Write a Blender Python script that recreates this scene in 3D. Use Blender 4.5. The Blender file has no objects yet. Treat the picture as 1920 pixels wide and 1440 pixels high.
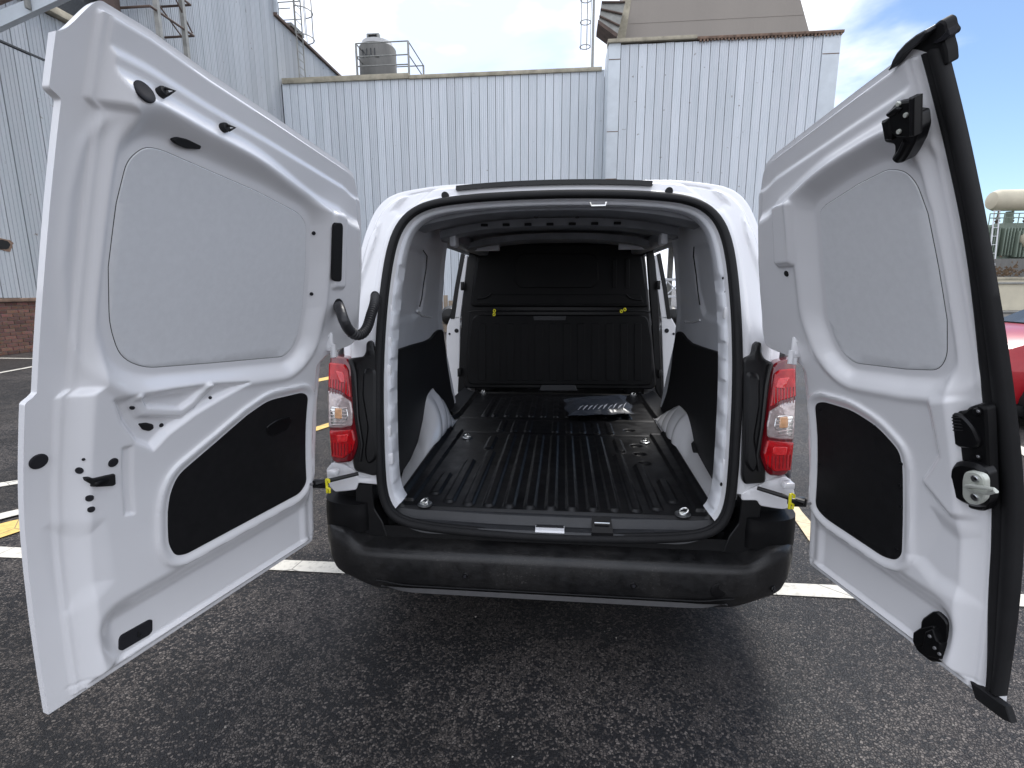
import bpy, bmesh, math, random
import numpy as np
from mathutils import Vector, Matrix
random.seed(7); rng = np.random.default_rng(7)
SC = bpy.context.scene; COL = SC.collection
# ---------------------------------------------------------------- camera, light, exposure
F = 957.9
CAM = np.array([0.0316, -1.8132, 1.3632]); PITCH, YAW, ROLL = np.radians([10.65, 5.60, -0.15])
_cy, _sy, _cp, _sp, _cr, _sr = np.cos(YAW), np.sin(YAW), np.cos(PITCH), np.sin(PITCH), np.cos(ROLL), np.sin(ROLL)
_fwd = np.array([-_sy*_cp, _cy*_cp, -_sp]); _rt = np.array([_cy, _sy, 0.]); _up = np.cross(_rt, _fwd)
RT = _cr*_rt+_sr*_up; UP = -_sr*_rt+_cr*_up; RM = np.array([RT, UP, _fwd])
cd = bpy.data.cameras.new('camera'); cam = bpy.data.objects.new('camera', cd); COL.objects.link(cam)
cd.sensor_width = 36; cd.lens = F/1920*36; cd.clip_start = .02; cd.clip_end = 3000
m4 = Matrix(((RT[0], UP[0], -_fwd[0], CAM[0]), (RT[1], UP[1], -_fwd[1], CAM[1]), (RT[2], UP[2], -_fwd[2], CAM[2]), (0, 0, 0, 1)))
cam.matrix_world = m4; SC.camera = cam
SUN_EL, SUN_AZ = 54, 22            # azimuth east of +Y (beyond the van, to the right)
world = bpy.data.worlds.new('World'); SC.world = world; world.use_nodes = True
def build_world():
    nt = world.node_tree; nt.nodes.clear(); N = nt.nodes.new; L = nt.links.new
    out = N('ShaderNodeOutputWorld'); bg = N('ShaderNodeBackground'); mix = N('ShaderNodeMix'); mix.data_type = 'RGBA'
    sky = N('ShaderNodeTexSky'); sky.sky_type = 'NISHITA'; sky.sun_disc = False
    sky.sun_elevation = math.radians(SUN_EL); sky.sun_rotation = math.radians(SUN_AZ); sky.air_density = 1.0; sky.dust_density = .2; sky.ozone_density = 3.5
    tc = N('ShaderNodeTexCoord'); mp = N('ShaderNodeMapping'); mp.inputs['Scale'].default_value = (1, 1, 2.6)
    mp.inputs['Rotation'].default_value = (0, 0, math.radians(20)); mp.inputs['Location'].default_value = (.35, .1, .4)
    n1 = N('ShaderNodeTexNoise'); n1.inputs['Scale'].default_value = 1.7; n1.inputs['Detail'].default_value = 7; n1.inputs['Roughness'].default_value = .52
    n1.inputs['Distortion'].default_value = .25
    L(tc.outputs['Generated'], mp.inputs['Vector']); L(mp.outputs['Vector'], n1.inputs['Vector'])
    # one broad break in the cloud towards the right
    dot = N('ShaderNodeVectorMath'); dot.operation = 'DOT_PRODUCT'; dot.inputs[1].default_value = Vector((.70, .64, .33)).normalized()
    L(tc.outputs['Generated'], dot.inputs[0])
    r2 = N('ShaderNodeMapRange'); r2.interpolation_type = 'SMOOTHSTEP'
    r2.inputs['From Min'].default_value = .80; r2.inputs['From Max'].default_value = .985; r2.inputs['To Min'].default_value = .16; r2.inputs['To Max'].default_value = -.10
    L(dot.outputs['Value'], r2.inputs['Value'])
    add = N('ShaderNodeMath'); add.operation = 'ADD'; L(n1.outputs['Fac'], add.inputs[0]); L(r2.outputs['Result'], add.inputs[1])
    r1 = N('ShaderNodeMapRange'); r1.interpolation_type = 'SMOOTHSTEP'
    r1.inputs['From Min'].default_value = .40; r1.inputs['From Max'].default_value = .60
    L(add.outputs[0], r1.inputs['Value'])
    n2 = N('ShaderNodeTexNoise'); n2.inputs['Scale'].default_value = 2.6; n2.inputs['Detail'].default_value = 5
    L(mp.outputs['Vector'], n2.inputs['Vector'])
    cr = N('ShaderNodeValToRGB'); cr.color_ramp.elements[0].position = .38; cr.color_ramp.elements[0].color = (.52, .60, .76, 1)
    cr.color_ramp.elements[1].position = .58; cr.color_ramp.elements[1].color = (1.0, 1.0, 1.03, 1)
    L(n2.outputs['Fac'], cr.inputs['Fac'])
    sc = N('ShaderNodeVectorMath'); sc.operation = 'SCALE'; sc.inputs['Scale'].default_value = 12.5
    L(cr.outputs['Color'], sc.inputs[0])
    L(sky.outputs['Color'], mix.inputs[6]); L(sc.outputs['Vector'], mix.inputs[7]); L(r1.outputs['Result'], mix.inputs[0])
    L(mix.outputs[2], bg.inputs['Color']); bg.inputs['Strength'].default_value = .108; L(bg.outputs[0], out.inputs['Surface'])
build_world()
sd_ = bpy.data.lights.new('sun', 'SUN'); sd_.energy = 2.0; sd_.angle = math.radians(16); sd_.color = (1, .97, .93)
sun = bpy.data.objects.new('sun', sd_); COL.objects.link(sun)
_e, _a = math.radians(SUN_EL), math.radians(SUN_AZ)
sun.rotation_euler = Vector((math.sin(_a)*math.cos(_e), math.cos(_a)*math.cos(_e), math.sin(_e))).to_track_quat('Z', 'Y').to_euler()
SC.view_settings.view_transform = 'Standard'; SC.view_settings.look = 'None'; SC.view_settings.gamma = 1
SC.view_settings.use_curve_mapping = False; SC.view_settings.exposure = 0.42
# ---------------------------------------------------------------- measuring helpers (photo pixel -> place at a known depth)
def proj(X): d = RM@(np.array(X)-CAM); return np.array([960+F*d[0]/d[2], 720-F*d[1]/d[2]])
def hit(px, py, P0, N):
    d = RM.T@np.array([(px-960)/F, -(py-720)/F, 1.]); N = np.array(N, float)
    return CAM+((np.array(P0, float)-CAM)@N)/(d@N)*d
def atY(px, py, Y): return hit(px, py, [0, Y, 0], [0, 1, 0])
def atX(px, py, X): return hit(px, py, [X, 0, 0], [1, 0, 0])
def atZ(px, py, Z): return hit(px, py, [0, 0, Z], [0, 0, 1])
BV = [0.3, .43, .55, .675, .80, .92, 1.0, 1.09, 1.17, 1.25, 1.325, 1.40, 1.51, 1.62, 1.70, 1.765, 1.9]
BB = [0, 0, .006, .016, .031, .052, .073, .101, .128, .156, .184, .213, .257, .305, .343, .375, .45]
_vf = np.linspace(.3, 1.9, 161); _bf = np.interp(_vf, BV, BB); _k = np.hanning(15); _k /= _k.sum()
_bs = np.convolve(np.pad(_bf, 7, mode='edge'), _k, 'valid'); _bs[-6:] = _bf[-6:]
def brake(v): return np.interp(v, _vf, _bs)
# rear face of the body (leans forward with height, wraps round at the corners)
def Ys(x, z): return -.10+.8*brake(z)+1.7*np.maximum(np.abs(x)-.70, 0)**2
def S(x, z, t): return (x, float(Ys(x, z))-t, z)
def pS(px, py, t=0.):
    Y = 0.
    for i in range(30):
        X = atY(px, py, Y); Y = .5*Y+.5*(float(Ys(X[0], X[2]))-t)
    return (X[0], X[2])
# inner side wall (leans in with height)
def xw(z): return np.interp(z, [.5, 1.05, 1.2, 1.4, 1.56, 1.66], [.705, .715, .695, .655, .612, .57])
def W(sd): return lambda y, z, t: (sd*(float(xw(z))-t), y, z)
def pW(px, py, sd, t=0.):
    x = .7
    for i in range(25):
        X = atX(px, py, sd*x); x = .5*x+.5*(float(xw(X[2]))-t)
    return (X[1], X[2])
# ---------------------------------------------------------------- object helpers
def root_of(o):
    while o.parent: o = o.parent
    return o
def mesh_obj(name, vs, fs, mat, parent=None, smooth=True, ang=35):
    me = bpy.data.meshes.new(name)
    off = np.array(root_of(parent).location) if parent is not None else np.zeros(3)
    va = np.array(vs, float).reshape(-1, 3)-off
    me.from_pydata(va.tolist(), [], fs); me.validate(); me.update()
    if smooth:
        me.shade_smooth(); me.set_sharp_from_angle(angle=math.radians(ang))
    o = bpy.data.objects.new(name, me); COL.objects.link(o)
    mats = mat if isinstance(mat, (list, tuple)) else [mat]
    for m in mats: me.materials.append(m)
    if parent is not None: o.parent = parent
    return o
def thing(name, label, cat, loc=(0, 0, 0), group=None):
    o = bpy.data.objects.new(name, None); COL.objects.link(o); o.location = loc; o.empty_display_size = .2
    o['label'] = label; o['category'] = cat
    if group: o['group'] = group
    return o
def tag(o, label, cat, group=None):
    o['label'] = label; o['category'] = cat
    if group: o['group'] = group
    return o
class MB:
    def __init__(s): s.v = []; s.f = []
    def add(s, vs, fs):
        n = len(s.v); s.v += [tuple(map(float, p)) for p in vs]; s.f += [tuple(i+n for i in q) for q in fs]; return s
    def box(s, a, b, bev=0.):
        x0, y0, z0 = [min(p, q) for p, q in zip(a, b)]; x1, y1, z1 = [max(p, q) for p, q in zip(a, b)]
        if bev <= 0:
            return s.add([(x0, y0, z0), (x1, y0, z0), (x1, y1, z0), (x0, y1, z0), (x0, y0, z1), (x1, y0, z1), (x1, y1, z1), (x0, y1, z1)],
                         [(0, 3, 2, 1), (4, 5, 6, 7), (0, 1, 5, 4), (1, 2, 6, 5), (2, 3, 7, 6), (3, 0, 4, 7)])
        bm = bmesh.new(); bmesh.ops.create_cube(bm, size=1)
        for v in bm.verts: v.co = Vector((x0+(v.co.x+.5)*(x1-x0), y0+(v.co.y+.5)*(y1-y0), z0+(v.co.z+.5)*(z1-z0)))
        bmesh.ops.bevel(bm, geom=bm.edges[:], offset=bev, segments=2, affect='EDGES', profile=.5)
        bm.verts.index_update(); s.add([v.co[:] for v in bm.verts], [[v.index for v in f.verts] for f in bm.faces]); bm.free(); return s
    def tube(s, path, r, n=10, cap=True, flat=1.):
        P = [Vector(p) for p in path]; m = len(P); R = r if hasattr(r, '__len__') else [r]*m
        up = Vector((0, 0, 1)); rings = []; prev = None
        for i in range(m):
            t = (P[min(i+1, m-1)]-P[max(i-1, 0)]).normalized()
            if prev is None:
                a = t.cross(up)
                if a.length < .1: a = t.cross(Vector((0, 1, 0)))
            else: a = prev-t*prev.dot(t)
            a.normalize(); prev = a; c = t.cross(a)
            rings.append([P[i]+(a*math.cos(k*2*math.pi/n)+c*math.sin(k*2*math.pi/n)*flat)*R[i] for k in range(n)])
        vs = [q for g in rings for q in g]; fs = []
        for i in range(m-1):
            for k in range(n): fs.append((i*n+k, i*n+(k+1) % n, (i+1)*n+(k+1) % n, (i+1)*n+k))
        if cap: fs.append(tuple(range(n))[::-1]); fs.append(tuple((m-1)*n+k for k in range(n)))
        return s.add(vs, fs)
    def lathe(s, prof, c=(0, 0, 0), n=24, axis='z'):
        vs = []
        for r, h in prof:
            for k in range(n):
                a = k*2*math.pi/n; p = (r*math.cos(a), r*math.sin(a), h)
                if axis == 'y': p = (p[0], p[2], p[1])
                if axis == 'x': p = (p[2], p[0], p[1])
                vs.append((p[0]+c[0], p[1]+c[1], p[2]+c[2]))
        fs = []
        for i in range(len(prof)-1):
            for k in range(n): fs.append((i*n+k, i*n+(k+1) % n, (i+1)*n+(k+1) % n, (i+1)*n+k))
        fs.append(tuple(range(n))[::-1]); fs.append(tuple((len(prof)-1)*n+k for k in range(n)))
        return s.add(vs, fs)
    def disc(s, c, nrm, r, h, n=18, dome=0., r2=None):
        """short plug with a bevelled rim, axis nrm"""
        z = Vector(nrm).normalized(); a = z.cross(Vector((0, 0, 1))); a = a.normalized() if a.length > .05 else Vector((1, 0, 0)); b = z.cross(a)
        r2 = r2 or r; c = Vector(c); vs = []; prof = [(1, 0), (1, .7), (.88, 1), (.45, 1+dome)]
        for q, hh in prof:
            for k in range(n):
                t = k*2*math.pi/n; vs.append(c+a*math.cos(t)*r*q+b*math.sin(t)*r2*q+z*h*hh)
        fs = []
        for i in range(3):
            for k in range(n): fs.append((i*n+k, i*n+(k+1) % n, (i+1)*n+(k+1) % n, (i+1)*n+k))
        fs.append(tuple(3*n+k for k in range(n))); fs.append(tuple(range(n))[::-1])
        return s.add(vs, fs)
    def grid(s, fn, nu, nv, flip=False):
        vs = [fn(i/nu, j/nv) for j in range(nv+1) for i in range(nu+1)]
        fs = []
        for j in range(nv):
            for i in range(nu):
                a = j*(nu+1)+i; q = (a, a+1, a+nu+2, a+nu+1); fs.append(q[::-1] if flip else q)
        return s.add(vs, fs)
    def prism(s, poly, p0, axis, h):
        """poly: 3D points of one end, extruded by the vector axis*h"""
        A = [Vector(p)+Vector(p0) for p in poly]; d = Vector(axis)*h; n = len(A); B = [p+d for p in A]
        return s.add(A+B, [tuple(range(n))[::-1], tuple(range(n, 2*n))]+[(k, (k+1) % n, (k+1) % n+n, k+n) for k in range(n)])
    def build(s, name, mat, parent=None, smooth=True, ang=35): return mesh_obj(name, s.v, s.f, mat, parent, smooth, ang)
def chaikin(P, n=2, closed=True):
    P = [np.array(p, float) for p in P]
    for _ in range(n):
        Q = []
        m = len(P)
        for i in range(m if closed else m-1):
            a, b = P[i], P[(i+1) % m]; Q += [a*.75+b*.25, a*.25+b*.75]
        if not closed: Q = [P[0]]+Q+[P[-1]]
        P = Q
    return P
def resample(P, n, closed=False):
    P = np.array(P, float)
    if closed: P = np.vstack([P, P[:1]])
    s = np.r_[0, np.cumsum(np.linalg.norm(np.diff(P, axis=0), axis=1))]
    t = np.linspace(0, s[-1], n+1 if closed else n)[:n]
    return np.stack([np.interp(t, s, P[:, k]) for k in range(P.shape[1])], 1)
def fillet(P, rad, n=5):
    P = [np.array(p, float) for p in P]; out = []; m = len(P)
    for i in range(m):
        a, b, c = P[i-1], P[i], P[(i+1) % m]; la, lc = np.linalg.norm(a-b), np.linalg.norm(c-b)
        if la < 1e-9 or lc < 1e-9: continue
        ua, uc = (a-b)/la, (c-b)/lc; turn = 1+ua@uc        # 0 = straight on
        if turn < .02: out.append(b); continue
        q = min(rad, .48*la, .48*lc); A, B = b+ua*q, b+uc*q
        for k in range(n+1): t = k/n; out.append(A*(1-t)**2+2*b*t*(1-t)+B*t*t)
    r = [out[0]]
    for p in out[1:]:
        if np.linalg.norm(p-r[-1]) > 1e-5: r.append(p)
    if np.linalg.norm(r[0]-r[-1]) < 1e-5: r.pop()
    return r
def patch(name, poly, fn, t0, t1, mat, parent, step=.03, bev=.003, rnd=2, mbo=None):
    """a plate with the outline poly lying on the curved surface fn(a, b, t), from depth t0 up to t1"""
    P = [np.array(p, float) for p in poly]
    if rnd:
        a0 = abs(sum(P[i][0]*P[(i+1) % len(P)][1]-P[(i+1) % len(P)][0]*P[i][1] for i in range(len(P))))/2; P = fillet(P, (.07 if rnd == 1 else .18)*math.sqrt(a0))
    ar = sum(P[i][0]*P[(i+1) % len(P)][1]-P[(i+1) % len(P)][0]*P[i][1] for i in range(len(P)))
    if ar < 0: P = P[::-1]
    bm = bmesh.new(); vs = [bm.verts.new((p[0], p[1], t1)) for p in P]; f = bm.faces.new(vs); bm.normal_update()
    if bev > 0:
        bmesh.ops.inset_region(bm, faces=[f], thickness=bev, use_boundary=True, use_even_offset=True)
        for e in bm.edges:
            if e.is_boundary:
                for v in e.verts: v.co.z = t1-bev*(.9 if t1 > t0 else -.9)
    bmesh.ops.triangulate(bm, faces=[g for g in bm.faces if len(g.verts) > 4])
    A = np.array([p for p in P]); lo, hi = A.min(0), A.max(0)
    if step:
        for ax in (0, 1):
            q = math.floor(lo[ax]/step)*step+step
            while q < hi[ax]-1e-5:
                co = [0, 0, 0]; no = [0, 0, 0]; co[ax] = q; no[ax] = 1
                bmesh.ops.bisect_plane(bm, geom=bm.verts[:]+bm.edges[:]+bm.faces[:], plane_co=co, plane_no=no, dist=1e-6); q += step
    be = [e for e in bm.edges if e.is_boundary]
    r = bmesh.ops.extrude_edge_only(bm, edges=be)
    for v in r['geom']:
        if isinstance(v, bmesh.types.BMVert): v.co.z = t0
    bm.normal_update(); bm.verts.index_update()
    V = [fn(v.co.x, v.co.y, v.co.z) for v in bm.verts]; Fc = [[v.index for v in g.verts] for g in bm.faces]; bm.free()
    if mbo is not None: mbo.add(V, Fc); return mbo
    return mesh_obj(name, V, Fc, mat, parent, True, 40)
def sd_poly(PX, PY, poly):
    P = np.array(poly, float); d = np.full(PX.shape, 1e9); s = np.ones(PX.shape); n = len(P)
    for i in range(n):
        a, b = P[i], P[(i+n-1) % n]; ex, ey = b-a; wx, wy = PX-a[0], PY-a[1]
        c = np.clip((wx*ex+wy*ey)/(ex*ex+ey*ey+1e-12), 0, 1); d = np.minimum(d, (wx-ex*c)**2+(wy-ey*c)**2)
        c1 = PY >= a[1]; c2 = PY < b[1]; c3 = ex*wy > ey*wx
        fl = (c1 & c2 & c3) | (~c1 & ~c2 & ~c3); s = np.where(fl, -s, s)
    return s*np.sqrt(d)
def ss(x, a, b):
    t = np.clip((x-a)/(b-a), 0, 1); return t*t*(3-2*t)
# ---------------------------------------------------------------- materials
def nodes(name):
    m = bpy.data.materials.new(name); m.use_nodes = True; nt = m.node_tree; return m, nt, nt.nodes['Principled BSDF'], nt.nodes.new, nt.links.new
def mat(name, col, rough=.5, metal=0., noise=0., nscale=20., bump=0., bscale=200., coat=0., spec=.5, trans=0., bdist=.002, stretch=None, rvar=0., dust=0.):
    m, nt, p, N, L = nodes(name); c = (*col, 1)
    p.inputs['Base Color'].default_value = c; p.inputs['Roughness'].default_value = rough; p.inputs['Metallic'].default_value = metal
    p.inputs['Coat Weight'].default_value = coat; p.inputs['Coat Roughness'].default_value = .06; p.inputs['Specular IOR Level'].default_value = spec
    p.inputs['Transmission Weight'].default_value = trans
    tc = N('ShaderNodeTexCoord'); vec = tc.outputs['Object']
    if stretch:
        mp = N('ShaderNodeMapping'); mp.inputs['Scale'].default_value = stretch; L(vec, mp.inputs['Vector']); vec = mp.outputs['Vector']
    if noise or rvar:
        n = N('ShaderNodeTexNoise'); n.inputs['Scale'].default_value = nscale; n.inputs['Detail'].default_value = 8; n.inputs['Roughness'].default_value = .6; L(vec, n.inputs['Vector'])
    if noise:
        r = N('ShaderNodeValToRGB'); r.color_ramp.elements[0].position = .3; r.color_ramp.elements[1].position = .7
        r.color_ramp.elements[0].color = tuple(x*(1-noise) for x in col)+(1,); r.color_ramp.elements[1].color = tuple(min(1, x*(1+noise)) for x in col)+(1,)
        L(n.outputs['Fac'], r.inputs['Fac']); L(r.outputs['Color'], p.inputs['Base Color'])
    if dust:
        d1 = N('ShaderNodeTexNoise'); d1.inputs['Scale'].default_value = 150; d1.inputs['Detail'].default_value = 2; L(vec, d1.inputs['Vector'])
        d2 = N('ShaderNodeTexNoise'); d2.inputs['Scale'].default_value = 5; d2.inputs['Detail'].default_value = 6; L(vec, d2.inputs['Vector'])
        dm = N('ShaderNodeMath'); dm.operation = 'MULTIPLY'; dr = N('ShaderNodeMapRange'); dr.inputs['From Min'].default_value = .60; dr.inputs['From Max'].default_value = .74; L(d1.outputs['Fac'], dr.inputs['Value'])
        ds = N('ShaderNodeMapRange'); ds.inputs['From Min'].default_value = .40; ds.inputs['From Max'].default_value = .70; ds.inputs['To Max'].default_value = dust; L(d2.outputs['Fac'], ds.inputs['Value'])
        da = N('ShaderNodeMath'); da.operation = 'ADD'; da.inputs[1].default_value = .25; L(dr.outputs['Result'], da.inputs[0]); L(da.outputs[0], dm.inputs[0]); L(ds.outputs['Result'], dm.inputs[1])
        dx = N('ShaderNodeMix'); dx.data_type = 'RGBA'; dx.inputs[7].default_value = (.16, .15, .14, 1); L(dm.outputs[0], dx.inputs[0]); L(r.outputs['Color'], dx.inputs[6]); L(dx.outputs[2], p.inputs['Base Color'])
    if rvar:
        mr = N('ShaderNodeMapRange'); mr.inputs['To Min'].default_value = max(.02, rough-rvar); mr.inputs['To Max'].default_value = min(1, rough+rvar)
        mr.inputs['From Min'].default_value = .3; mr.inputs['From Max'].default_value = .7; L(n.outputs['Fac'], mr.inputs['Value']); L(mr.outputs['Result'], p.inputs['Roughness'])
    if bump:
        n2 = N('ShaderNodeTexNoise'); n2.inputs['Scale'].default_value = bscale; n2.inputs['Detail'].default_value = 3; L(vec, n2.inputs['Vector'])
        b = N('ShaderNodeBump'); b.inputs['Strength'].default_value = bump; b.inputs['Distance'].default_value = bdist
        L(n2.outputs['Fac'], b.inputs['Height']); L(b.outputs['Normal'], p.inputs['Normal'])
    return m
M = {}
M['paint'] = mat('white_paint', (.80, .80, .82), .24, coat=.45, noise=.02, nscale=3, bump=.02, bscale=300, bdist=.0005)
M['paint_in'] = mat('grey_white_inner_paint', (.64, .655, .69), .38, noise=.06, nscale=4, coat=.1)
M['roof_shade'] = mat('shaded_roof_paint', (.20, .207, .225), .45, noise=.25, nscale=6, coat=.05)  # white paint inside the roof, its interior shade put into the colour
M['felt'] = mat('grey_blanking_board', (.70, .71, .73), .6, noise=.03, nscale=60, bump=.1, bscale=700, bdist=.0005)
M['trim'] = mat('matt_black_board', (.0055, .0055, .0065), .6, spec=.35, dust=.05, noise=.35, nscale=40, bump=.25, bscale=500, bdist=.001)
M['plastic'] = mat('grained_black_plastic', (.0040, .0040, .0046), .5, spec=.2, noise=.25, nscale=9, bump=.22, bscale=600, bdist=.0012, rvar=.07)
M['plastic_s'] = mat('smooth_black_plastic', (.0045, .0045, .0052), .34, spec=.35, noise=.2, nscale=10)
M['plastic_g'] = mat('dark_grey_plastic', (.026, .027, .030), .45, noise=.15, nscale=12, bump=.15, bscale=500)
M['bumper_top'] = mat('scuffed_bumper_plastic', (.0075, .0075, .0082), .40, spec=.5, dust=.35, noise=.4, nscale=30, bump=.3, bscale=400, bdist=.0015, rvar=.12)
M['rubber'] = mat('black_rubber', (.009, .009, .010), .68, spec=.3, bump=.1, bscale=300, noise=.2)
M['liner'] = mat('black_ribbed_liner', (.005, .005, .006), .40, spec=.36, dust=.10, noise=.25, nscale=14, bump=.16, bscale=500, bdist=.001, rvar=.1)
M['plastic_b'] = mat('satin_black_convolute', (.020, .020, .023), .38, spec=.5)
M['metal'] = mat('galvanised_metal', (.62, .63, .64), .3, metal=1., noise=.1)
M['alu'] = mat('pale_zinc_plate', (.60, .62, .56), .35, metal=.25, noise=.08, nscale=60)
M['steel'] = mat('bright_steel', (.75, .75, .72), .2, metal=1., noise=.05)
M['silver'] = mat('dull_silver_trim', (.30, .30, .31), .4, metal=.6, noise=.08, nscale=40)
M['yellow'] = mat('yellow_plastic', (.80, .72, .02), .4, noise=.03)
M['red'] = mat('red_lens', (.50, .003, .008), .18, coat=.6, spec=.3, noise=.25, nscale=35, bump=.5, bscale=55, bdist=.004)
M['redb'] = mat('bright_red_lens', (.75, .012, .016), .1, coat=1., noise=.15, nscale=60, bump=.6, bscale=90, bdist=.003)
M['redd'] = mat('dark_red_lens', (.16, .003, .008), .1, coat=1., noise=.2)
M['clear'] = mat('clear_lens', (.50, .43, .42), .12, coat=.8, noise=.25, nscale=45, bump=.6, bscale=60, bdist=.004, metal=.35)
M['amber'] = mat('lamp_bulb_cover', (.75, .42, .22), .15, coat=1., noise=.2, nscale=60)
M['label'] = mat('white_sticker', (.78, .78, .8), .4)
M['label_k'] = mat('black_sticker', (.02, .02, .022), .4)
M['hole'] = mat('dark_grey_plug', (.018, .018, .022), .7, noise=.1, spec=.25)
M['holek'] = mat('black_void', (.004, .004, .005), .8)
M['tyre'] = mat('tyre_rubber', (.015, .015, .016), .7, noise=.2, bump=.2, bscale=80)
M['bagm'] = mat('dark_translucent_polythene', (.060, .068, .085), .35, noise=.2, nscale=12, bump=.35, bscale=40, bdist=.005, coat=.25)
M['wht'] = mat('white_painted_steel', (.72, .73, .75), .5, noise=.05)
M['galv'] = mat('weathered_galvanised_steel', (.32, .32, .30), .55, metal=.3, noise=.2, nscale=5)
M['tank'] = mat('weathered_concrete_grey', (.17, .167, .157), .8, noise=.22, nscale=1.6, bump=.3, bscale=12, bdist=.02, stretch=(1, 1, .25))
M['tankw'] = mat('pale_cap_metal', (.50, .50, .50), .5, noise=.1, nscale=3)
M['tower'] = mat('beige_concrete_cladding', (.34, .305, .27), .85, noise=.05, nscale=.6, bump=.2, bscale=9, bdist=.03, stretch=(1, 1, .12))
M['rust'] = mat('rusty_flashing', (.19, .125, .09), .8, noise=.5, nscale=6, bump=.3, bscale=30)
M['capm'] = mat('weathered_coping', (.42, .38, .29), .7, noise=.35, nscale=2.5, bump=.2, bscale=30)
M['flash'] = mat('pale_corner_flashing', (.62, .67, .71), .5, noise=.08, nscale=2)
M['dark'] = mat('dark_backing', (.06, .065, .07), .8, noise=.2)
M['brown'] = mat('brown_rusted_steel', (.12, .085, .07), .8, noise=.35, nscale=3)
M['transf'] = mat('grey_green_enamel', (.19, .235, .19), .5, noise=.12, nscale=1.2)
M['cream'] = mat('cream_render', (.62, .57, .44), .8, noise=.08, nscale=1.5, bump=.1, bscale=30)
M['redcar'] = mat('red_car_paint', (.36, .006, .014), .35, coat=.35, noise=.05)
M['glass'] = mat('dark_glass', (.012, .014, .016), .22, spec=.25)
M['timber'] = mat('weathered_timber', (.30, .24, .18), .85, noise=.35, nscale=5, bump=.4, bscale=30, bdist=.01, stretch=(1, 1, .15))
def cladding_mat(q):
    m, nt, p, N, L = nodes('pale_blue_ribbed_cladding'); p.inputs['Roughness'].default_value = .42
    tc = N('ShaderNodeTexCoord'); oi = N('ShaderNodeObjectInfo'); geo = N('ShaderNodeNewGeometry')
    mp = N('ShaderNodeMapping'); mp.inputs['Scale'].default_value = (3, 3, .35); L(geo.outputs['Position'], mp.inputs['Vector'])
    n = N('ShaderNodeTexNoise'); n.inputs['Scale'].default_value = 1.3; n.inputs['Detail'].default_value = 9; n.inputs['Roughness'].default_value = .65; L(mp.outputs['Vector'], n.inputs['Vector'])
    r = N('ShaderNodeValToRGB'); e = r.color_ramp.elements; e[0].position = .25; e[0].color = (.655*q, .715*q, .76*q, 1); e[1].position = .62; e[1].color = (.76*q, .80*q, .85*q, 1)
    L(n.outputs['Fac'], r.inputs['Fac'])
    mx = N('ShaderNodeMix'); mx.data_type = 'RGBA'; mx.blend_type = 'MULTIPLY'; mx.inputs[0].default_value = 1
    r2 = N('ShaderNodeMapRange'); r2.inputs['To Min'].default_value = .90; r2.inputs['To Max'].default_value = 1.06; L(oi.outputs['Random'], r2.inputs['Value'])
    cc = N('ShaderNodeCombineColor'); [L(r2.outputs['Result'], cc.inputs[k]) for k in range(3)]
    L(r.outputs['Color'], mx.inputs[6]); L(cc.outputs[0], mx.inputs[7])
    # fine rusty freckles
    n3 = N('ShaderNodeTexNoise'); n3.inputs['Scale'].default_value = 6; n3.inputs['Detail'].default_value = 6; L(geo.outputs['Position'], n3.inputs['Vector'])
    r3 = N('ShaderNodeMapRange'); r3.inputs['From Min'].default_value = .70; r3.inputs['From Max'].default_value = .76; L(n3.outputs['Fac'], r3.inputs['Value'])
    m3 = N('ShaderNodeMix'); m3.data_type = 'RGBA'; m3.inputs[7].default_value = (.20, .17, .15, 1)
    L(r3.outputs['Result'], m3.inputs[0]); L(mx.outputs[2], m3.inputs[6]); L(m3.outputs[2], p.inputs['Base Color'])
    return m
M['clad'] = cladding_mat(.94); M['clad_shaded'] = cladding_mat(.60)  # second one: same sheets, shade from neighbouring buildings put into a darker colour
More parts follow.
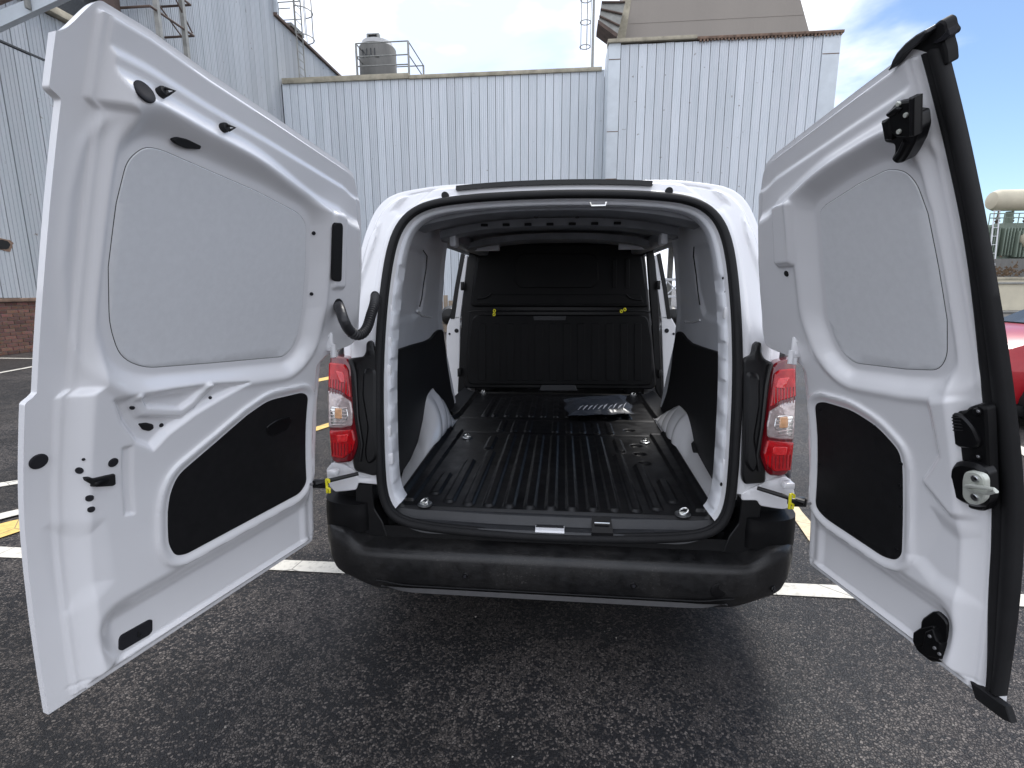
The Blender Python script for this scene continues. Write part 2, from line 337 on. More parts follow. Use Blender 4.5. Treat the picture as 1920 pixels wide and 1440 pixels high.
def asphalt_mat():
    m, nt, p, N, L = nodes('asphalt'); geo = N('ShaderNodeNewGeometry'); P = geo.outputs['Position']
    def vor(scale, feat='F1'):
        v = N('ShaderNodeTexVoronoi'); v.feature = feat; v.inputs['Scale'].default_value = scale; v.inputs['Randomness'].default_value = 1; return v
    # slightly warped coordinates so the chippings are irregular
    wn = N('ShaderNodeTexNoise'); wn.inputs['Scale'].default_value = 60; wn.inputs['Detail'].default_value = 2; L(P, wn.inputs['Vector'])
    ws = N('ShaderNodeVectorMath'); ws.operation = 'SCALE'; ws.inputs['Scale'].default_value = .012; L(wn.outputs['Color'], ws.inputs[0])
    wa = N('ShaderNodeVectorMath'); wa.operation = 'ADD'; L(P, wa.inputs[0]); L(ws.outputs[0], wa.inputs[1]); Q = wa.outputs[0]
    v1 = vor(118); L(Q, v1.inputs['Vector']); e1 = vor(118, 'DISTANCE_TO_EDGE'); L(Q, e1.inputs['Vector'])
    big = N('ShaderNodeTexNoise'); big.inputs['Scale'].default_value = 2.2; big.inputs['Detail'].default_value = 6; big.inputs['Roughness'].default_value = .62; L(P, big.inputs['Vector'])
    med = N('ShaderNodeTexNoise'); med.inputs['Scale'].default_value = 11; med.inputs['Detail'].default_value = 4; L(P, med.inputs['Vector'])
    sx = N('ShaderNodeSeparateColor'); L(v1.outputs['Color'], sx.inputs[0])
    # share of light chippings varies over the surface
    a = N('ShaderNodeMath'); a.operation = 'MULTIPLY_ADD'; a.inputs[1].default_value = 2.3; a.inputs[2].default_value = -1.20; L(big.outputs['Fac'], a.inputs[0])
    b = N('ShaderNodeMath'); b.operation = 'MULTIPLY_ADD'; b.inputs[1].default_value = 1.1; L(med.outputs['Fac'], b.inputs[0]); b.inputs[2].default_value = -.50
    c = N('ShaderNodeMath'); c.operation = 'ADD'; L(a.outputs[0], c.inputs[0]); L(b.outputs[0], c.inputs[1])
    d = N('ShaderNodeMath'); d.operation = 'ADD'; L(sx.outputs[0], d.inputs[0]); L(c.outputs[0], d.inputs[1])
    sel = N('ShaderNodeMapRange'); sel.inputs['From Min'].default_value = .36; sel.inputs['From Max'].default_value = .52; L(d.outputs[0], sel.inputs['Value'])
    stone = N('ShaderNodeValToRGB'); e = stone.color_ramp.elements; e[0].color = (.052, .045, .041, 1); e[1].color = (.170, .148, .133, 1)
    x = stone.color_ramp.elements.new(.6); x.color = (.100, .086, .078, 1); L(sx.outputs[1], stone.inputs['Fac'])
    m1 = N('ShaderNodeMix'); m1.data_type = 'RGBA'; m1.inputs[6].default_value = (.016, .0155, .017, 1); L(sel.outputs['Result'], m1.inputs[0]); L(stone.outputs['Color'], m1.inputs[7])
    ed = N('ShaderNodeMapRange'); ed.inputs['From Min'].default_value = .02; ed.inputs['From Max'].default_value = .16; L(e1.outputs['Distance'], ed.inputs['Value'])
    m2 = N('ShaderNodeMix'); m2.data_type = 'RGBA'; m2.inputs[6].default_value = (.010, .010, .012, 1); L(ed.outputs['Result'], m2.inputs[0]); L(m1.outputs[2], m2.inputs[7])
    lf = N('ShaderNodeTexNoise'); lf.inputs['Scale'].default_value = .75; lf.inputs['Detail'].default_value = 5; lf.inputs['Distortion'].default_value = .6; L(P, lf.inputs['Vector'])
    lr = N('ShaderNodeMapRange'); lr.inputs['From Min'].default_value = .36; lr.inputs['From Max'].default_value = .62; lr.inputs['To Min'].default_value = .58; lr.inputs['To Max'].default_value = 1.22; L(lf.outputs['Fac'], lr.inputs['Value'])
    lm = N('ShaderNodeVectorMath'); lm.operation = 'SCALE'; L(m2.outputs[2], lm.inputs[0]); L(lr.outputs['Result'], lm.inputs['Scale'])
    L(lm.outputs[0], p.inputs['Base Color'])
    h = N('ShaderNodeMath'); h.operation = 'MULTIPLY'; L(ed.outputs['Result'], h.inputs[0]); hh = N('ShaderNodeMapRange'); hh.inputs['To Min'].default_value = .35; L(sx.outputs[2], hh.inputs['Value']); L(hh.outputs['Result'], h.inputs[1])
    bp = N('ShaderNodeBump'); bp.inputs['Strength'].default_value = .9; bp.inputs['Distance'].default_value = .004; L(h.outputs[0], bp.inputs['Height']); L(bp.outputs['Normal'], p.inputs['Normal'])
    rr = N('ShaderNodeMapRange'); rr.inputs['To Min'].default_value = .36; rr.inputs['To Max'].default_value = .72; L(big.outputs['Fac'], rr.inputs['Value']); L(rr.outputs['Result'], p.inputs['Roughness'])
    p.inputs['Specular IOR Level'].default_value = .35
    return m
M['asphalt'] = asphalt_mat()
def line_mat(name, col, worn):
    m, nt, p, N, L = nodes(name); geo = N('ShaderNodeNewGeometry'); p.inputs['Roughness'].default_value = .7
    n = N('ShaderNodeTexNoise'); n.inputs['Scale'].default_value = 30; n.inputs['Detail'].default_value = 8; n.inputs['Roughness'].default_value = .7; L(geo.outputs['Position'], n.inputs['Vector'])
    r = N('ShaderNodeValToRGB'); e = r.color_ramp.elements; e[0].position = .28; e[0].color = tuple(x*worn for x in col)+(1,); e[1].position = .5; e[1].color = (*col, 1)
    L(n.outputs['Fac'], r.inputs['Fac'])
    # hairline cracks
    v = N('ShaderNodeTexVoronoi'); v.feature = 'DISTANCE_TO_EDGE'; v.inputs['Scale'].default_value = 3.1; L(geo.outputs['Position'], v.inputs['Vector'])
    mr = N('ShaderNodeMapRange'); mr.inputs['From Max'].default_value = .012; L(v.outputs['Distance'], mr.inputs['Value'])
    mx = N('ShaderNodeMix'); mx.data_type = 'RGBA'; mx.inputs[6].default_value = (.12, .11, .10, 1); L(mr.outputs['Result'], mx.inputs[0]); L(r.outputs['Color'], mx.inputs[7])
    L(mx.outputs[2], p.inputs['Base Color'])
    b = N('ShaderNodeBump'); b.inputs['Strength'].default_value = .4; b.inputs['Distance'].default_value = .003; L(n.outputs['Fac'], b.inputs['Height']); L(b.outputs['Normal'], p.inputs['Normal'])
    return m
M['wline'] = line_mat('worn_white_paint_line', (.66, .63, .56), .6)
M['cline'] = line_mat('worn_cream_paint_line', (.70, .58, .38), .6)
M['yline'] = line_mat('worn_yellow_paint_line', (.72, .50, .16), .6)
def brick_mat():
    m, nt, p, N, L = nodes('red_brown_brick'); oi = N('ShaderNodeObjectInfo'); p.inputs['Roughness'].default_value = .85
    r = N('ShaderNodeValToRGB'); e = r.color_ramp.elements; e[0].color = (.085, .045, .036, 1); e[1].color = (.19, .095, .073, 1); L(oi.outputs['Random'], r.inputs['Fac'])
    geo = N('ShaderNodeNewGeometry'); n = N('ShaderNodeTexNoise'); n.inputs['Scale'].default_value = 25; n.inputs['Detail'].default_value = 6; L(geo.outputs['Position'], n.inputs['Vector'])
    mx = N('ShaderNodeMix'); mx.data_type = 'RGBA'; mx.blend_type = 'OVERLAY'; mx.inputs[0].default_value = .7; L(r.outputs['Color'], mx.inputs[6]); L(n.outputs['Color'], mx.inputs[7]); L(mx.outputs[2], p.inputs['Base Color'])
    return m
M['brick'] = brick_mat(); M['mortar'] = mat('grey_mortar', (.22, .20, .18), .9, noise=.2, nscale=8)
# ================================================================ SETTING: ground and painted lines
g = MB(); g.grid(lambda u, v: (-400+800*u, -400+800*v, 0), 8, 8); o = g.build('ground', M['asphalt'], smooth=False); o['kind'] = 'structure'
def strip(name, pts, w, m, z=.004):
    mb = MB(); P = [np.array(p, float) for p in pts]; n = 14*(len(P)-1); Q = resample(P, n+1); 
    vs = []
    for i, q in enumerate(Q):
        t = Q[min(i+1, n)]-Q[max(i-1, 0)]; t /= np.linalg.norm(t); nn = np.array([-t[1], t[0]])
        j = rng.uniform(-.004, .004, 2); vs += [(*(q+nn*(w/2+j[0])), z), (*(q-nn*(w/2+j[1])), z)]
    mb.add(vs, [(2*i, 2*i+1, 2*i+3, 2*i+2) for i in range(n)]); o = mb.build(name, m, smooth=False); o['kind'] = 'structure'; return o
strip('parking_line', [(-9.0, .36), (-2.85, .395), (1.2, .43), (9, .48)], .10, M['wline'])
strip('parking_line', [(-3.52, .12), (-2.78, 1.20)], .17, M['yline'], .0085)
strip('parking_line', [(-3.72, .18), (-2.96, 1.34)], .11, M['wline'], .0125)
strip('parking_line', [(-5.2, .25), (-3.9, 1.25), (-3.2, 1.8)], .10, M['wline'])
strip('parking_line', [(-3.15, .42), (-2.35, 2.86), (-1.2, 6.2)], .11, M['yline'], .008)
strip('parking_line', [(-4.4, 3.4), (-3.62, 5.45), (-2.9, 7.3)], .20, M['yline'])
strip('parking_line', [(1.39, .50), (1.47, 1.25), (2.2, 6.0)], .085, M['cline'], .008)
strip('parking_line', [(3.3, .48), (3.90, 2.7), (4.9, 6.4)], .12, M['wline'], .008)
strip('parking_line', [(-16, 7.3), (-9.0, 7.34)], .09, M['wline'])
strip('parking_line', [(-9.2, 5.6), (-9.32, 6.2), (-9.6, 7.3)], .10, M['wline'], .008)
strip('parking_line', [(5, 9.5), (30, 9.9)], .10, M['wline'])
# ================================================================ BUILDINGS
def panel_mesh(name, w, h, ribs=3, d=.045, mm='clad'):
    """one upright cladding sheet: flat with small ribs, edges turned back; x = along, y = depth (front at 0), z up"""
    pr = [(.010, d), (.010, .004), (.016, 0)]
    for k in range(ribs):
        c = w*(k+1)/(ribs+1); pr += [(c-.012, 0), (c-.006, .010), (c+.006, .010), (c+.012, 0)]
    pr += [(w-.016, 0), (w-.010, .004), (w-.010, d)]
    vs = [(x, y, z) for z in (0, h) for x, y in pr]; n = len(pr)
    me = bpy.data.meshes.new(name); me.from_pydata(vs, [], [(i, i+1, i+1+n, i+n) for i in range(n-1)]+[tuple(range(n))[::-1]]); me.materials.append(M[mm]); me.update(); return me
def clad_wall(parent, a, b, z0, z1, w=.33, nm='cladding_panel', mm='clad', jit=True):
    """row of cladding panels from a to b (ground points), facing to the right-hand side of a->b"""
    a, b = np.array(a, float), np.array(b, float); Ln = np.linalg.norm(b-a); d = (b-a)/Ln; n = max(1, int(round(Ln/w))); ww = Ln/n
    me = panel_mesh(nm, ww, z1-z0, 3, .045, mm); off = np.array(parent.location); ang = math.atan2(d[1], d[0])
    for i in range(n):
        o = bpy.data.objects.new(nm, me); COL.objects.link(o); o.parent = parent
        p = a+d*ww*i; o.location = (p[0]-off[0], p[1]-off[1], z0-off[2]+(random.uniform(-.02, .0) if jit else 0)); o.rotation_euler = (0, 0, ang)
        o.location.x += random.uniform(0, .006)*d[1]; o.location.y -= random.uniform(0, .006)*d[0]
    return n
# --- middle hall
bm_ = thing('warehouse', 'long low pale blue ribbed metal wall straight behind the van roof', 'building', (-5, 22, 0), 'clad factory buildings')
YM, ZM = 20., 9.68
MB().box((-11.6, YM+.05, 0), (1.5, 34, ZM-.08)).build('core_wall', M['dark'], bm_, False)
clad_wall(bm_, (-11.55, YM), (1.52, YM), .3, ZM-.06)
mb = MB(); mb.box((-11.5, YM-.09, ZM-.10), (-6.2, YM+.3, ZM+.10), .01); mb.box((-6.19, YM-.08, ZM-.12), (1.40, YM+.3, ZM+.02), .01); mb.build('coping', M['capm'], bm_)
# --- right block
br = thing('factory_block', 'taller pale blue ribbed metal block with rusty top edge and white corner strips', 'building', (5.5, 22, 0), 'clad factory buildings')
YR, ZR = 18.7, 10.0
MB().box((1.62, YR+.06, 3.6), (9.40, 26, ZR-.07)).build('core_wall', M['dark'], br, False)
clad_wall(br, (1.98, YR), (8.85, YR), 3.55, ZR-.08, .31)
for x_ in (2.0, 5.5, 9.2):
    for y_ in (19.0, 25.7): MB().box((x_-.12, y_-.12, 0), (x_+.12, y_+.12, 3.59)).build('support_column', M['galv'], br, False)
MB().box((1.55, YR-.03, 3.5), (1.97, YR+.10, ZR-.02), .01).build('corner_flashing', M['flash'], br)
MB().box((8.86, YR-.03, 3.5), (9.44, YR+.10, ZR-.02), .01).build('corner_flashing', M['flash'], br)
MB().box((1.52, YR+.11, 3.5), (1.61, YM+.0, ZR-.02), .01).build('side_flashing', M['flash'], br)
MB().box((9.41, YR+.11, 3.6), (9.44, 26, ZR-.02)).build('side_wall', M['flash'], br)
mb = MB(); mb.box((1.50, YR-.11, ZR-.04), (4.6, YR+.4, ZR+.08), .01); mb.build('coping', M['capm'], br)
mb = MB(); mb.box((4.61, YR-.09, ZR-.06), (9.5, YR+.4, ZR+.03), .01)
for i in range(40): mb.box((4.7+i*.12, YR-.08, ZR-.10-random.uniform(0, .04)), (4.76+i*.12, YR-.035, ZR-.05))
mb.build('rusty_edge', M['rust'], br)
for z in (9.42, 5.35, 7.0):
    MB().box((1.56, YR-.038, z), (1.965, YR-.028, z+.025)).build('flashing_joint', M['rust'], br, False)
MB().box((8.87, YR-.038, 9.3), (9.43, YR-.028, 9.325)).build('flashing_joint', M['rust'], br, False)
# --- left buildings
bl = thing('factory_wing', 'tall pale ribbed wing on the left rising above the open van door', 'building', (-14, 17, 0), 'clad factory buildings')
XL = -11.6
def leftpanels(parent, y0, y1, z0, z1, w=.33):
    return clad_wall(parent, (XL, y0), (XL, y1), z0, z1, w, mm='clad_shaded')
# panels face +X: going along +Y the right-hand side is +X
MB().box((XL-.06, 11.9, 0), (-22, 19.9, 17)).build('core_wall', M['dark'], bl, False)
MB().box((XL-.06, 19.9, 0), (-22, 26.2, 12.1)).build('core_wall', M['dark'], bl, False)
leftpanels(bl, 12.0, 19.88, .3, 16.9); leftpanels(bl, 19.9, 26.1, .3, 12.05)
MB().box((XL-.05, 19.86, 12.05), (XL+.10, 26.2, 12.17), .01).build('coping', M['brown'], bl)
MB().box((XL-.05, 11.9, 16.85), (XL+.10, 19.95, 17.0), .01).build('coping', M['brown'], bl)
MB().box((XL-.05, 19.89, 12.18), (XL+.14, 20.02, 17.0), .01).build('corner_strip', M['flash'], bl)
MB().box((XL-.02, 11.45, .0), (XL+.12, 11.95, 12.), .02).build('corner_column', M['brown'], bl)
MB().box((-22, 11.3, 0), (XL-.3, 11.88, 11)).build('rear_wall', M['dark'], bl, False)
nl = thing('workshop', 'low pale ribbed workshop with brick base at the far left', 'building', (-14, 7, 0), 'clad factory buildings')
MB().box((XL-.06, -2, 0), (-20, 11.2, 7.42)).build('core_wall', M['dark'], nl, False)
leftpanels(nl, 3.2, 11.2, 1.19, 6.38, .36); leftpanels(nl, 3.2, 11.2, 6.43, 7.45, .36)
MB().box((XL-.03, 3.1, 6.385), (XL+.012, 11.2, 6.425)).build('seam_strip', M['dark'], nl, False)
mb = MB(); mb.box((XL-.05, 3, 7.46), (XL+.18, 11.3, 7.62), .01); mb.build('gutter', M['capm'], nl)
MB().box((XL-.2, 3, 7.63), (-20, 11.3, 8.3)).build('roof', M['dark'], nl, False)
MB().box((XL-.04, 3.2, 1.10), (XL+.05, 11.2, 1.175), .005).build('rusty_edge', M['rust'], nl)
MB().box((XL-.055, 3.2, 0), (XL-.012, 11.2, 1.09)).build('mortar', M['mortar'], nl, False)
bme = bpy.data.meshes.new('brick'); _b = MB().box((-.055, 0, 0), (0, .225, .068), .004)
bme.from_pydata(_b.v, [], _b.f); bme.materials.append(M['brick'])
off = np.array(nl.location); cnt = 0
for r in range(14):
    yy = 6.4+(.12 if r % 2 else 0)
    while yy < 11.0 and cnt < 290:
        o = bpy.data.objects.new('brick', bme); COL.objects.link(o); o.parent = nl
        o.location = (XL+random.uniform(0, .004)-off[0], yy-off[1], r*.078+.004-off[2]); yy += .237; cnt += 1
# rusted hole in the low wall
def blob(cy, cz, ry, rz, n=18): return [(cy+ry*math.cos(a)*random.uniform(.75, 1.15), cz+rz*math.sin(a)*random.uniform(.75, 1.15)) for a in [k*2*math.pi/n for k in range(n)]]
hc = atX(6, 458, XL+.02)
patch('rust_patch', blob(hc[1], hc[2], .22, .15), lambda y, z, t: (XL+t, y, z), -.01, .012, M['rust'], nl, None, .002, 1)
patch('rust_hole', blob(hc[1]-.03, hc[2], .16, .11), lambda y, z, t: (XL+.013+t, y, z), -.01, .006, M['holek'], nl, None, .002, 1)
# sloping duct high above the low building
du = thing('overhead_duct', 'pale sloping square duct crossing above the low workshop at the top left', 'duct', (-11, 8, 0))
a1, a2, b1, b2 = atY(-60, 43, 8.), atY(-60, 78, 8.), atY(130, -34, 8.), atY(130, -10, 8.)
MB().prism([a1, b1, b2, a2], (0, 0, 0), (0, 1, 0), .12).build('duct_body', M['flash'], du, False)
c1 = atY(53, 5, 7.97); MB().box((c1[0]-.02, 7.9, c1[2]-.12), (c1[0]+.03, 7.99, c1[2]+.2), .005).build('bracket', M['galv'], du)
MB().tube([(a1[0], 8.1, a1[2]+.28), (b1[0], 8.1, b1[2]+.28)], .1, 12).build('pipe', M['brown'], du)
# ladders, platform, pole
def cage(t, cx, cy, z0, z1, r, nh, nv=5, mm=None, side=(1, 0)):
    mm = mm or M['galv']; mb = MB()
    for i in range(nh):
        z = z0+(z1-z0)*i/(nh-1)
        mb.tube([(cx+r*math.cos(a), cy+r*math.sin(a), z) for a in np.linspace(-math.pi*.5, math.pi*.5, 12)+math.atan2(side[1], side[0])], .022, 6)
    mb.build('cage_hoop', mm, t)
    mb = MB()
    for a in np.linspace(-math.pi*.5, math.pi*.5, nv)+math.atan2(side[1], side[0]): mb.tube([(cx+r*math.cos(a), cy+r*math.sin(a), z0), (cx+r*math.cos(a), cy+r*math.sin(a), z1)], .016, 6)
    mb.build('cage_bar', mm, t)
def ladder(t, cx, cy, z0, z1, w, along=(0, 1), mm=None, step=.3):
    mm = mm or M['galv']; ax = np.array([*along, 0.])
    for s in (-1, 1):
        p = np.array([cx, cy, 0])+ax*s*w/2; MB().tube([(p[0], p[1], z0), (p[0], p[1], z1)], .03, 6).build('ladder_rail', mm, t)
    mb = MB(); z = z0+.1
    while z < z1: a = np.array([cx, cy, z])-ax*w/2; b = np.array([cx, cy, z])+ax*w/2; mb.tube([a, b], .014, 5); z += step
    mb.build('ladder_rung', mm, t)
l1 = thing('caged_ladder', 'caged access ladder standing up above the roofline of the tall left wing', 'ladder', (XL+.3, 21.6, 0), 'caged ladders on the roofs')
ladder(l1, XL+.22, 21.5, 9.75, 14.0, .55); cage(l1, XL+.3, 21.5, 11.9, 13.95, .52, 3)
MB().box((XL-.6, 21.0, 12.2), (XL+.15, 22.1, 12.32)).build('platform', M['galv'], l1)
mb = MB()
for yy in (21.1, 22.0): mb.tube([(XL-.9, yy, 13.6), (XL+.1, yy, 13.6)], .022, 6); mb.tube([(XL-.9, yy, 12.9), (XL+.1, yy, 12.9)], .018, 6); mb.tube([(XL-.9, yy, 12.2), (XL-.9, yy, 13.6)], .022, 6)
mb.build('handrail', M['galv'], l1)
l2 = thing('access_platform', 'grey steel ladder platform on the tall left wall above the door top', 'platform', (XL+.6, 12.7, 0))
mb = MB()
for z in (8.55, 9.35, 10.1): mb.tube([(XL+.9, 12.0, z), (XL+.9, 13.6, z)], .03, 6); mb.tube([(XL, 12.0, z), (XL+.9, 12.0, z)], .03, 6); mb.tube([(XL, 13.6, z), (XL+.9, 13.6, z)], .03, 6)
mb.tube([(XL+.9, 12.1, 10.2), (XL+.9, 13.55, 8.6)], .022, 6); mb.tube([(XL+.1, 12.1, 10.0), (XL+.6, 13.5, 8.5)], .02, 6)
mb.build('brace', M['brown'], l2)
for yy in (12.25, 13.25): MB().box((XL+.82, yy-.05, 7.6), (XL+.94, yy+.05, 11)).build('post', M['galv'], l2)
MB().box((XL, 12, 9.95), (XL+.95, 13.6, 10.05)).build('deck', M['brown'], l2)
# roof vessel with guard rail
tk = thing('roof_vessel', 'squat round grey vessel with conical pale cap on the middle roof', 'tank', (-9.0, 24.4, 9.6))
YT = 24.4; cT = atY(709, 120, YT); rT = (atY(743, 120, YT)[0]-atY(677, 120, YT)[0])/2; zb = ZM+.02; z1 = atY(709, 92, YT)[2]; z2 = atY(709, 72, YT)[2]
MB().lathe([(rT*.98, zb+.1), (rT, zb+1.4), (rT, z1-.05), (rT*.96, z1)], (cT[0], YT, 0), 40).build('drum', M['tank'], tk)
MB().lathe([(rT*.9, z1+.001), (rT*.82, z1+.22), (rT*.45, z2-.22), (rT*.40, z2-.08), (rT*.3, z2+.0)], (cT[0], YT, 0), 32).build('cap', M['tankw'], tk)
MB().box((cT[0]-.32, YT-rT*.62, z2-.30), (cT[0]+.28, YT-rT*.35, z2+.0), .02).build('vent_box', M['galv'], tk)
MB().box((cT[0]-.22, YT-rT*.62-.01, z2-.22), (cT[0]+.18, YT-rT*.62+.01, z2-.06), .003).build('vent_opening', M['holek'], tk)
def stroke(mb, segs, cx, cz, s, y):
    for (x0, y0, x1, y1) in segs:
        a = np.array([cx+x0*s, 0, cz+y0*s]); b = np.array([cx+x1*s, 0, cz+y1*s]); pts = []
        for q in (a, b): q[1] = YT-math.sqrt(max(rT*rT-(q[0]-cT[0])**2, 0))-.006; pts.append(q)
        mb.tube(pts, .022, 5)
mb = MB(); lz = atY(709, 101, YT-rT)[2]
stroke(mb, [(0, 0, 0, 1), (0, 1, .6, 0), (.6, 0, .6, 1), (1.2, 1, 1.2, .1), (1.2, .1, .9, .2), (1.7, 0, 1.7, 1), (1.7, 0, 2.2, 0)], cT[0]-.45, lz-.1, .36, YT)
mb.build('painted_lettering', M['dark'], tk)
gr = thing('guard_rail', 'square steel guard rail round the roof vessel', 'railing', (-9.0, 23.4, 9.6))
xa, xb = atY(667, 80, 23.)[0], atY(765, 78, 23.)[0]; zt = atY(700, 80, 23.)[2]
mb = MB()
for y_ in (23., 25.6):
    for z_ in (zt, zt-.55, zt-.95): mb.tube([(xa, y_, z_), (xb, y_, z_)], .028, 6)
for x_ in (xa, xb):
    for z_ in (zt, zt-.55): mb.tube([(x_, 23., z_), (x_, 25.6, z_)], .028, 6)
mb.build('rail', M['galv'], gr)
for x_ in (xa, xb):
    for y_ in (23., 25.6): MB().box((x_-.04, y_-.04, 9.6), (x_+.04, y_+.04, zt), .005).build('post', M['galv'], gr)
MB().box((xa+.2, 22.9, 9.62), (xb-.2, 25.7, ZM+.12)).build('plinth', M['tank'], gr)
# beige hopper tower behind the right block
YW = 24.
tw = thing('hopper_tower', 'beige tapering concrete tower rising behind the rusty topped block', 'tower', (6.4, 26, 0))
bl_, br_, tl_, tr_ = atY(1158, 72, YW), atY(1518, 62, YW), atY(1178, -60, YW), atY(1485, -60, YW)
zl = 8.; 
def twx(z, side):
    a, b = (bl_, tl_) if side < 0 else (br_, tr_); k = (z-a[2])/(b[2]-a[2]); return a[0]+(b[0]-a[0])*k
vs = []
for z in (zl, 17.): vs += [(twx(z, -1), YW, z), (twx(z, 1), YW, z), (twx(z, 1), YW+8, z), (twx(z, -1), YW+8, z)]
mesh_obj('tower_shell', vs, [(0, 1, 5, 4), (1, 2, 6, 5), (2, 3, 7, 6), (3, 0, 4, 7), (4, 5, 6, 7)], M['tower'], tw, False)
mesh_obj('corner_strip', [(twx(z, -1)+dx, YW-dy, z) for z in (zl, 17.) for dx, dy in ((-.02, -.05), (-.02, .03), (.34, .03), (.34, -.05))], [(0, 1, 5, 4), (1, 2, 6, 5), (2, 3, 7, 6), (3, 0, 4, 7)], M['capm'], tw, False)  # sunlit left edge of the tower, painted in as a paler strip
for z in (12.95, 13.9):
    MB().box((twx(z, -1)+.4, YW-.012, z), (twx(z, 1)-.05, YW+.0, z+.012)).build('shutter_line', M['tower'], tw, False)
bc = thing('tower_balcony', 'dark underside of a steel balcony fixed beside the beige tower', 'balcony', (2, 23.5, 12))
A, B, Cc, D = atY(1122, 42, 23), atY(1157, 68, 23), atY(1172, 5, 23), atY(1128, 5, 23)
MB().prism([A, B, Cc, D], (0, 0, 0), (0, 1, 0), 1.1).build('deck', M['galv'], bc, False)
MB().prism([A+[-.02, -.03, -.05], B+[-.02, -.03, -.05], B+[.02, -.03, .10], A+[-.02, -.03, .10]], (0, 0, 0), (0, 1, 0), 1.2).build('edge_beam', M['brown'], bc, False)
mb = MB()
for k in range(3):
    p = A+(D-A)*(.3+.35*k); q = B+(Cc-B)*(.3+.35*k); mb.tube([p-[0, .05, 0], q-[0, .05, 0]], .04, 6)
mb.build('joist', M['brown'], bc)
pl = thing('floodlight_pole', 'slim grey pole standing on the roof beside the beige tower', 'pole', (1.15, 20.8, 9.6))
pb, pt = atY(1110.5, 128, 20.8), atY(1114, -20, 20.8)
MB().tube([(pb[0], 20.8, 9.6), (pb[0], 20.8, pt[2])], [.055, .045], 12).build('mast', M['galv'], pl)
MB().box((pb[0]-.12, 20.7, 9.6), (pb[0]+.12, 20.9, 9.72), .01).build('base_plate', M['galv'], pl)
l3 = thing('caged_ladder', 'caged ladder hanging beside the slim pole near the beige tower', 'ladder', (.9, 21.5, 10), 'caged ladders on the roofs')
ca, cb_ = atY(1088, 85, 21.5), atY(1106, 85, 21.5); rr_ = (cb_[0]-ca[0])/2; cxx = (ca[0]+cb_[0])/2
mb = MB()
for py in (88, 42, 0): 
    z = atY(1097, py, 21.5)[2]; mb.tube([(cxx+rr_*1.1*math.cos(a), 21.5+rr_*1.1*math.sin(a), z) for a in np.linspace(0, 2*math.pi, 17)], .018, 5)
mb.build('cage_hoop', M['galv'], l3)
mb = MB()
for a in np.linspace(0, 2*math.pi, 6)[:-1]: mb.tube([(cxx+rr_*1.1*math.cos(a), 21.5+rr_*1.1*math.sin(a), atY(1097, 90, 21.5)[2]), (cxx+rr_*1.1*math.cos(a), 21.5+rr_*1.1*math.sin(a), 14.2)], .014, 5)
mb.build('cage_bar', M['galv'], l3)
# --- right background: cream wall, transformer, kerb, hedge line
wl = thing('boundary_wall', 'low cream rendered wall with grey coping at the right edge', 'wall', (26, 28.3, 0))
MB().box((16.5, 28.2, 0), (60, 28.45, 1.72)).build('wall_face', M['cream'], wl, False)
MB().box((16.5, 28.14, 1.725), (60, 28.5, 1.86), .01).build('coping', M['capm'], wl)
MB().box((16.5, 28.1, 1.50), (60, 28.19, 1.60), .01).build('pipe_rail', M['galv'], wl)
kb = MB().box((3.5, 26.6, 0), (60, 28.1, .13), .02).build('pavement', M['tank']); kb['kind'] = 'structure'
tr = thing('transformer', 'grey green substation transformer with a cream cylinder tank on top', 'transformer', (25.5, 33, 0))
YX = 33.
p0 = atY(1855, 375, YX); p1 = atY(1930, 375, YX); rc = (atY(1870, 356, YX)[2]-atY(1870, 396, YX)[2])/2; zc = atY(1870, 376, YX)[2]
MB().lathe([(rc*.3, 0), (rc*.8, .12), (rc, .4), (rc, 3.6), (rc*.8, 3.9), (rc*.3, 4)], (p0[0], YX, zc), 28, 'x').build('conservator_tank', M['cream'], tr)
x0, x1 = atY(1874, 440, YX)[0], atY(1935, 440, YX)[0]; zt_, zb_ = atY(1890, 418, YX)[2], atY(1890, 486, YX)[2]
MB().box((x0, YX, zb_), (x1, YX+2, zt_), .04).build('main_tank', M['transf'], tr)
for k in range(13): MB().box((x0+.05+k*.17, YX-.32, zb_+.2), (x0+.11+k*.17, YX-.01, zt_-.3), .01).build('radiator_fin', M['transf'], tr)
for k in range(3): MB().lathe([(.10, 0), (.16, .05), (.08, .12), (.16, .22), (.08, .30), (.15, .40), (.07, .50), (.05, .9)], (x0+.5+k*.8, YX+1, zt_), 12).build('bushing', M['brown'], tr)
mb = MB()
for z_ in (zt_+.25, zt_+.5): mb.tube([(x0-1.0, YX-.4, z_), (x0+3, YX-.4, z_)], .03, 6)
for k in range(6): mb.tube([(x0-1.0+k*.8, YX-.4, zt_-.3), (x0-1.0+k*.8, YX-.4, zt_+.5)], .03, 6)
mb.build('guard_rail', M['transf'], tr)
for k in range(7): MB().box((x0-.9+k*.12, YX-.2, zb_), (x0-.84+k*.12, YX+1.6, zt_-.2), .01).build('radiator_fin', M['transf'], tr)
for k in range(6): MB().box((x0+.7+k*.2, YX-.5, zb_+.1), (x0+.78+k*.2, YX-.05, zt_-.5), .01).build('radiator_fin', M['transf'], tr)
MB().lathe([(.5, 0), (.55, .1), (.55, .5), (.4, .6)], (x0+1.4, YX-.7, (zt_+zb_)/2+.1), 20, 'y').build('valve_drum', M['cream'], tr)
mb = MB()
for k in range(2): mb.tube([(x0+.6+k*1.3, YX+.3, zt_), (x0+.6+k*1.3, YX+.3, zc-rc)], .2, 10)
mb.build('support', M['transf'], tr)
mb = MB()
for dx in (-.75, -.45): mb.tube([(x0+dx-.4, YX-1.2, zb_-1.2), (x0+dx+.1, YX-.2, zc-.6)], .035, 6)
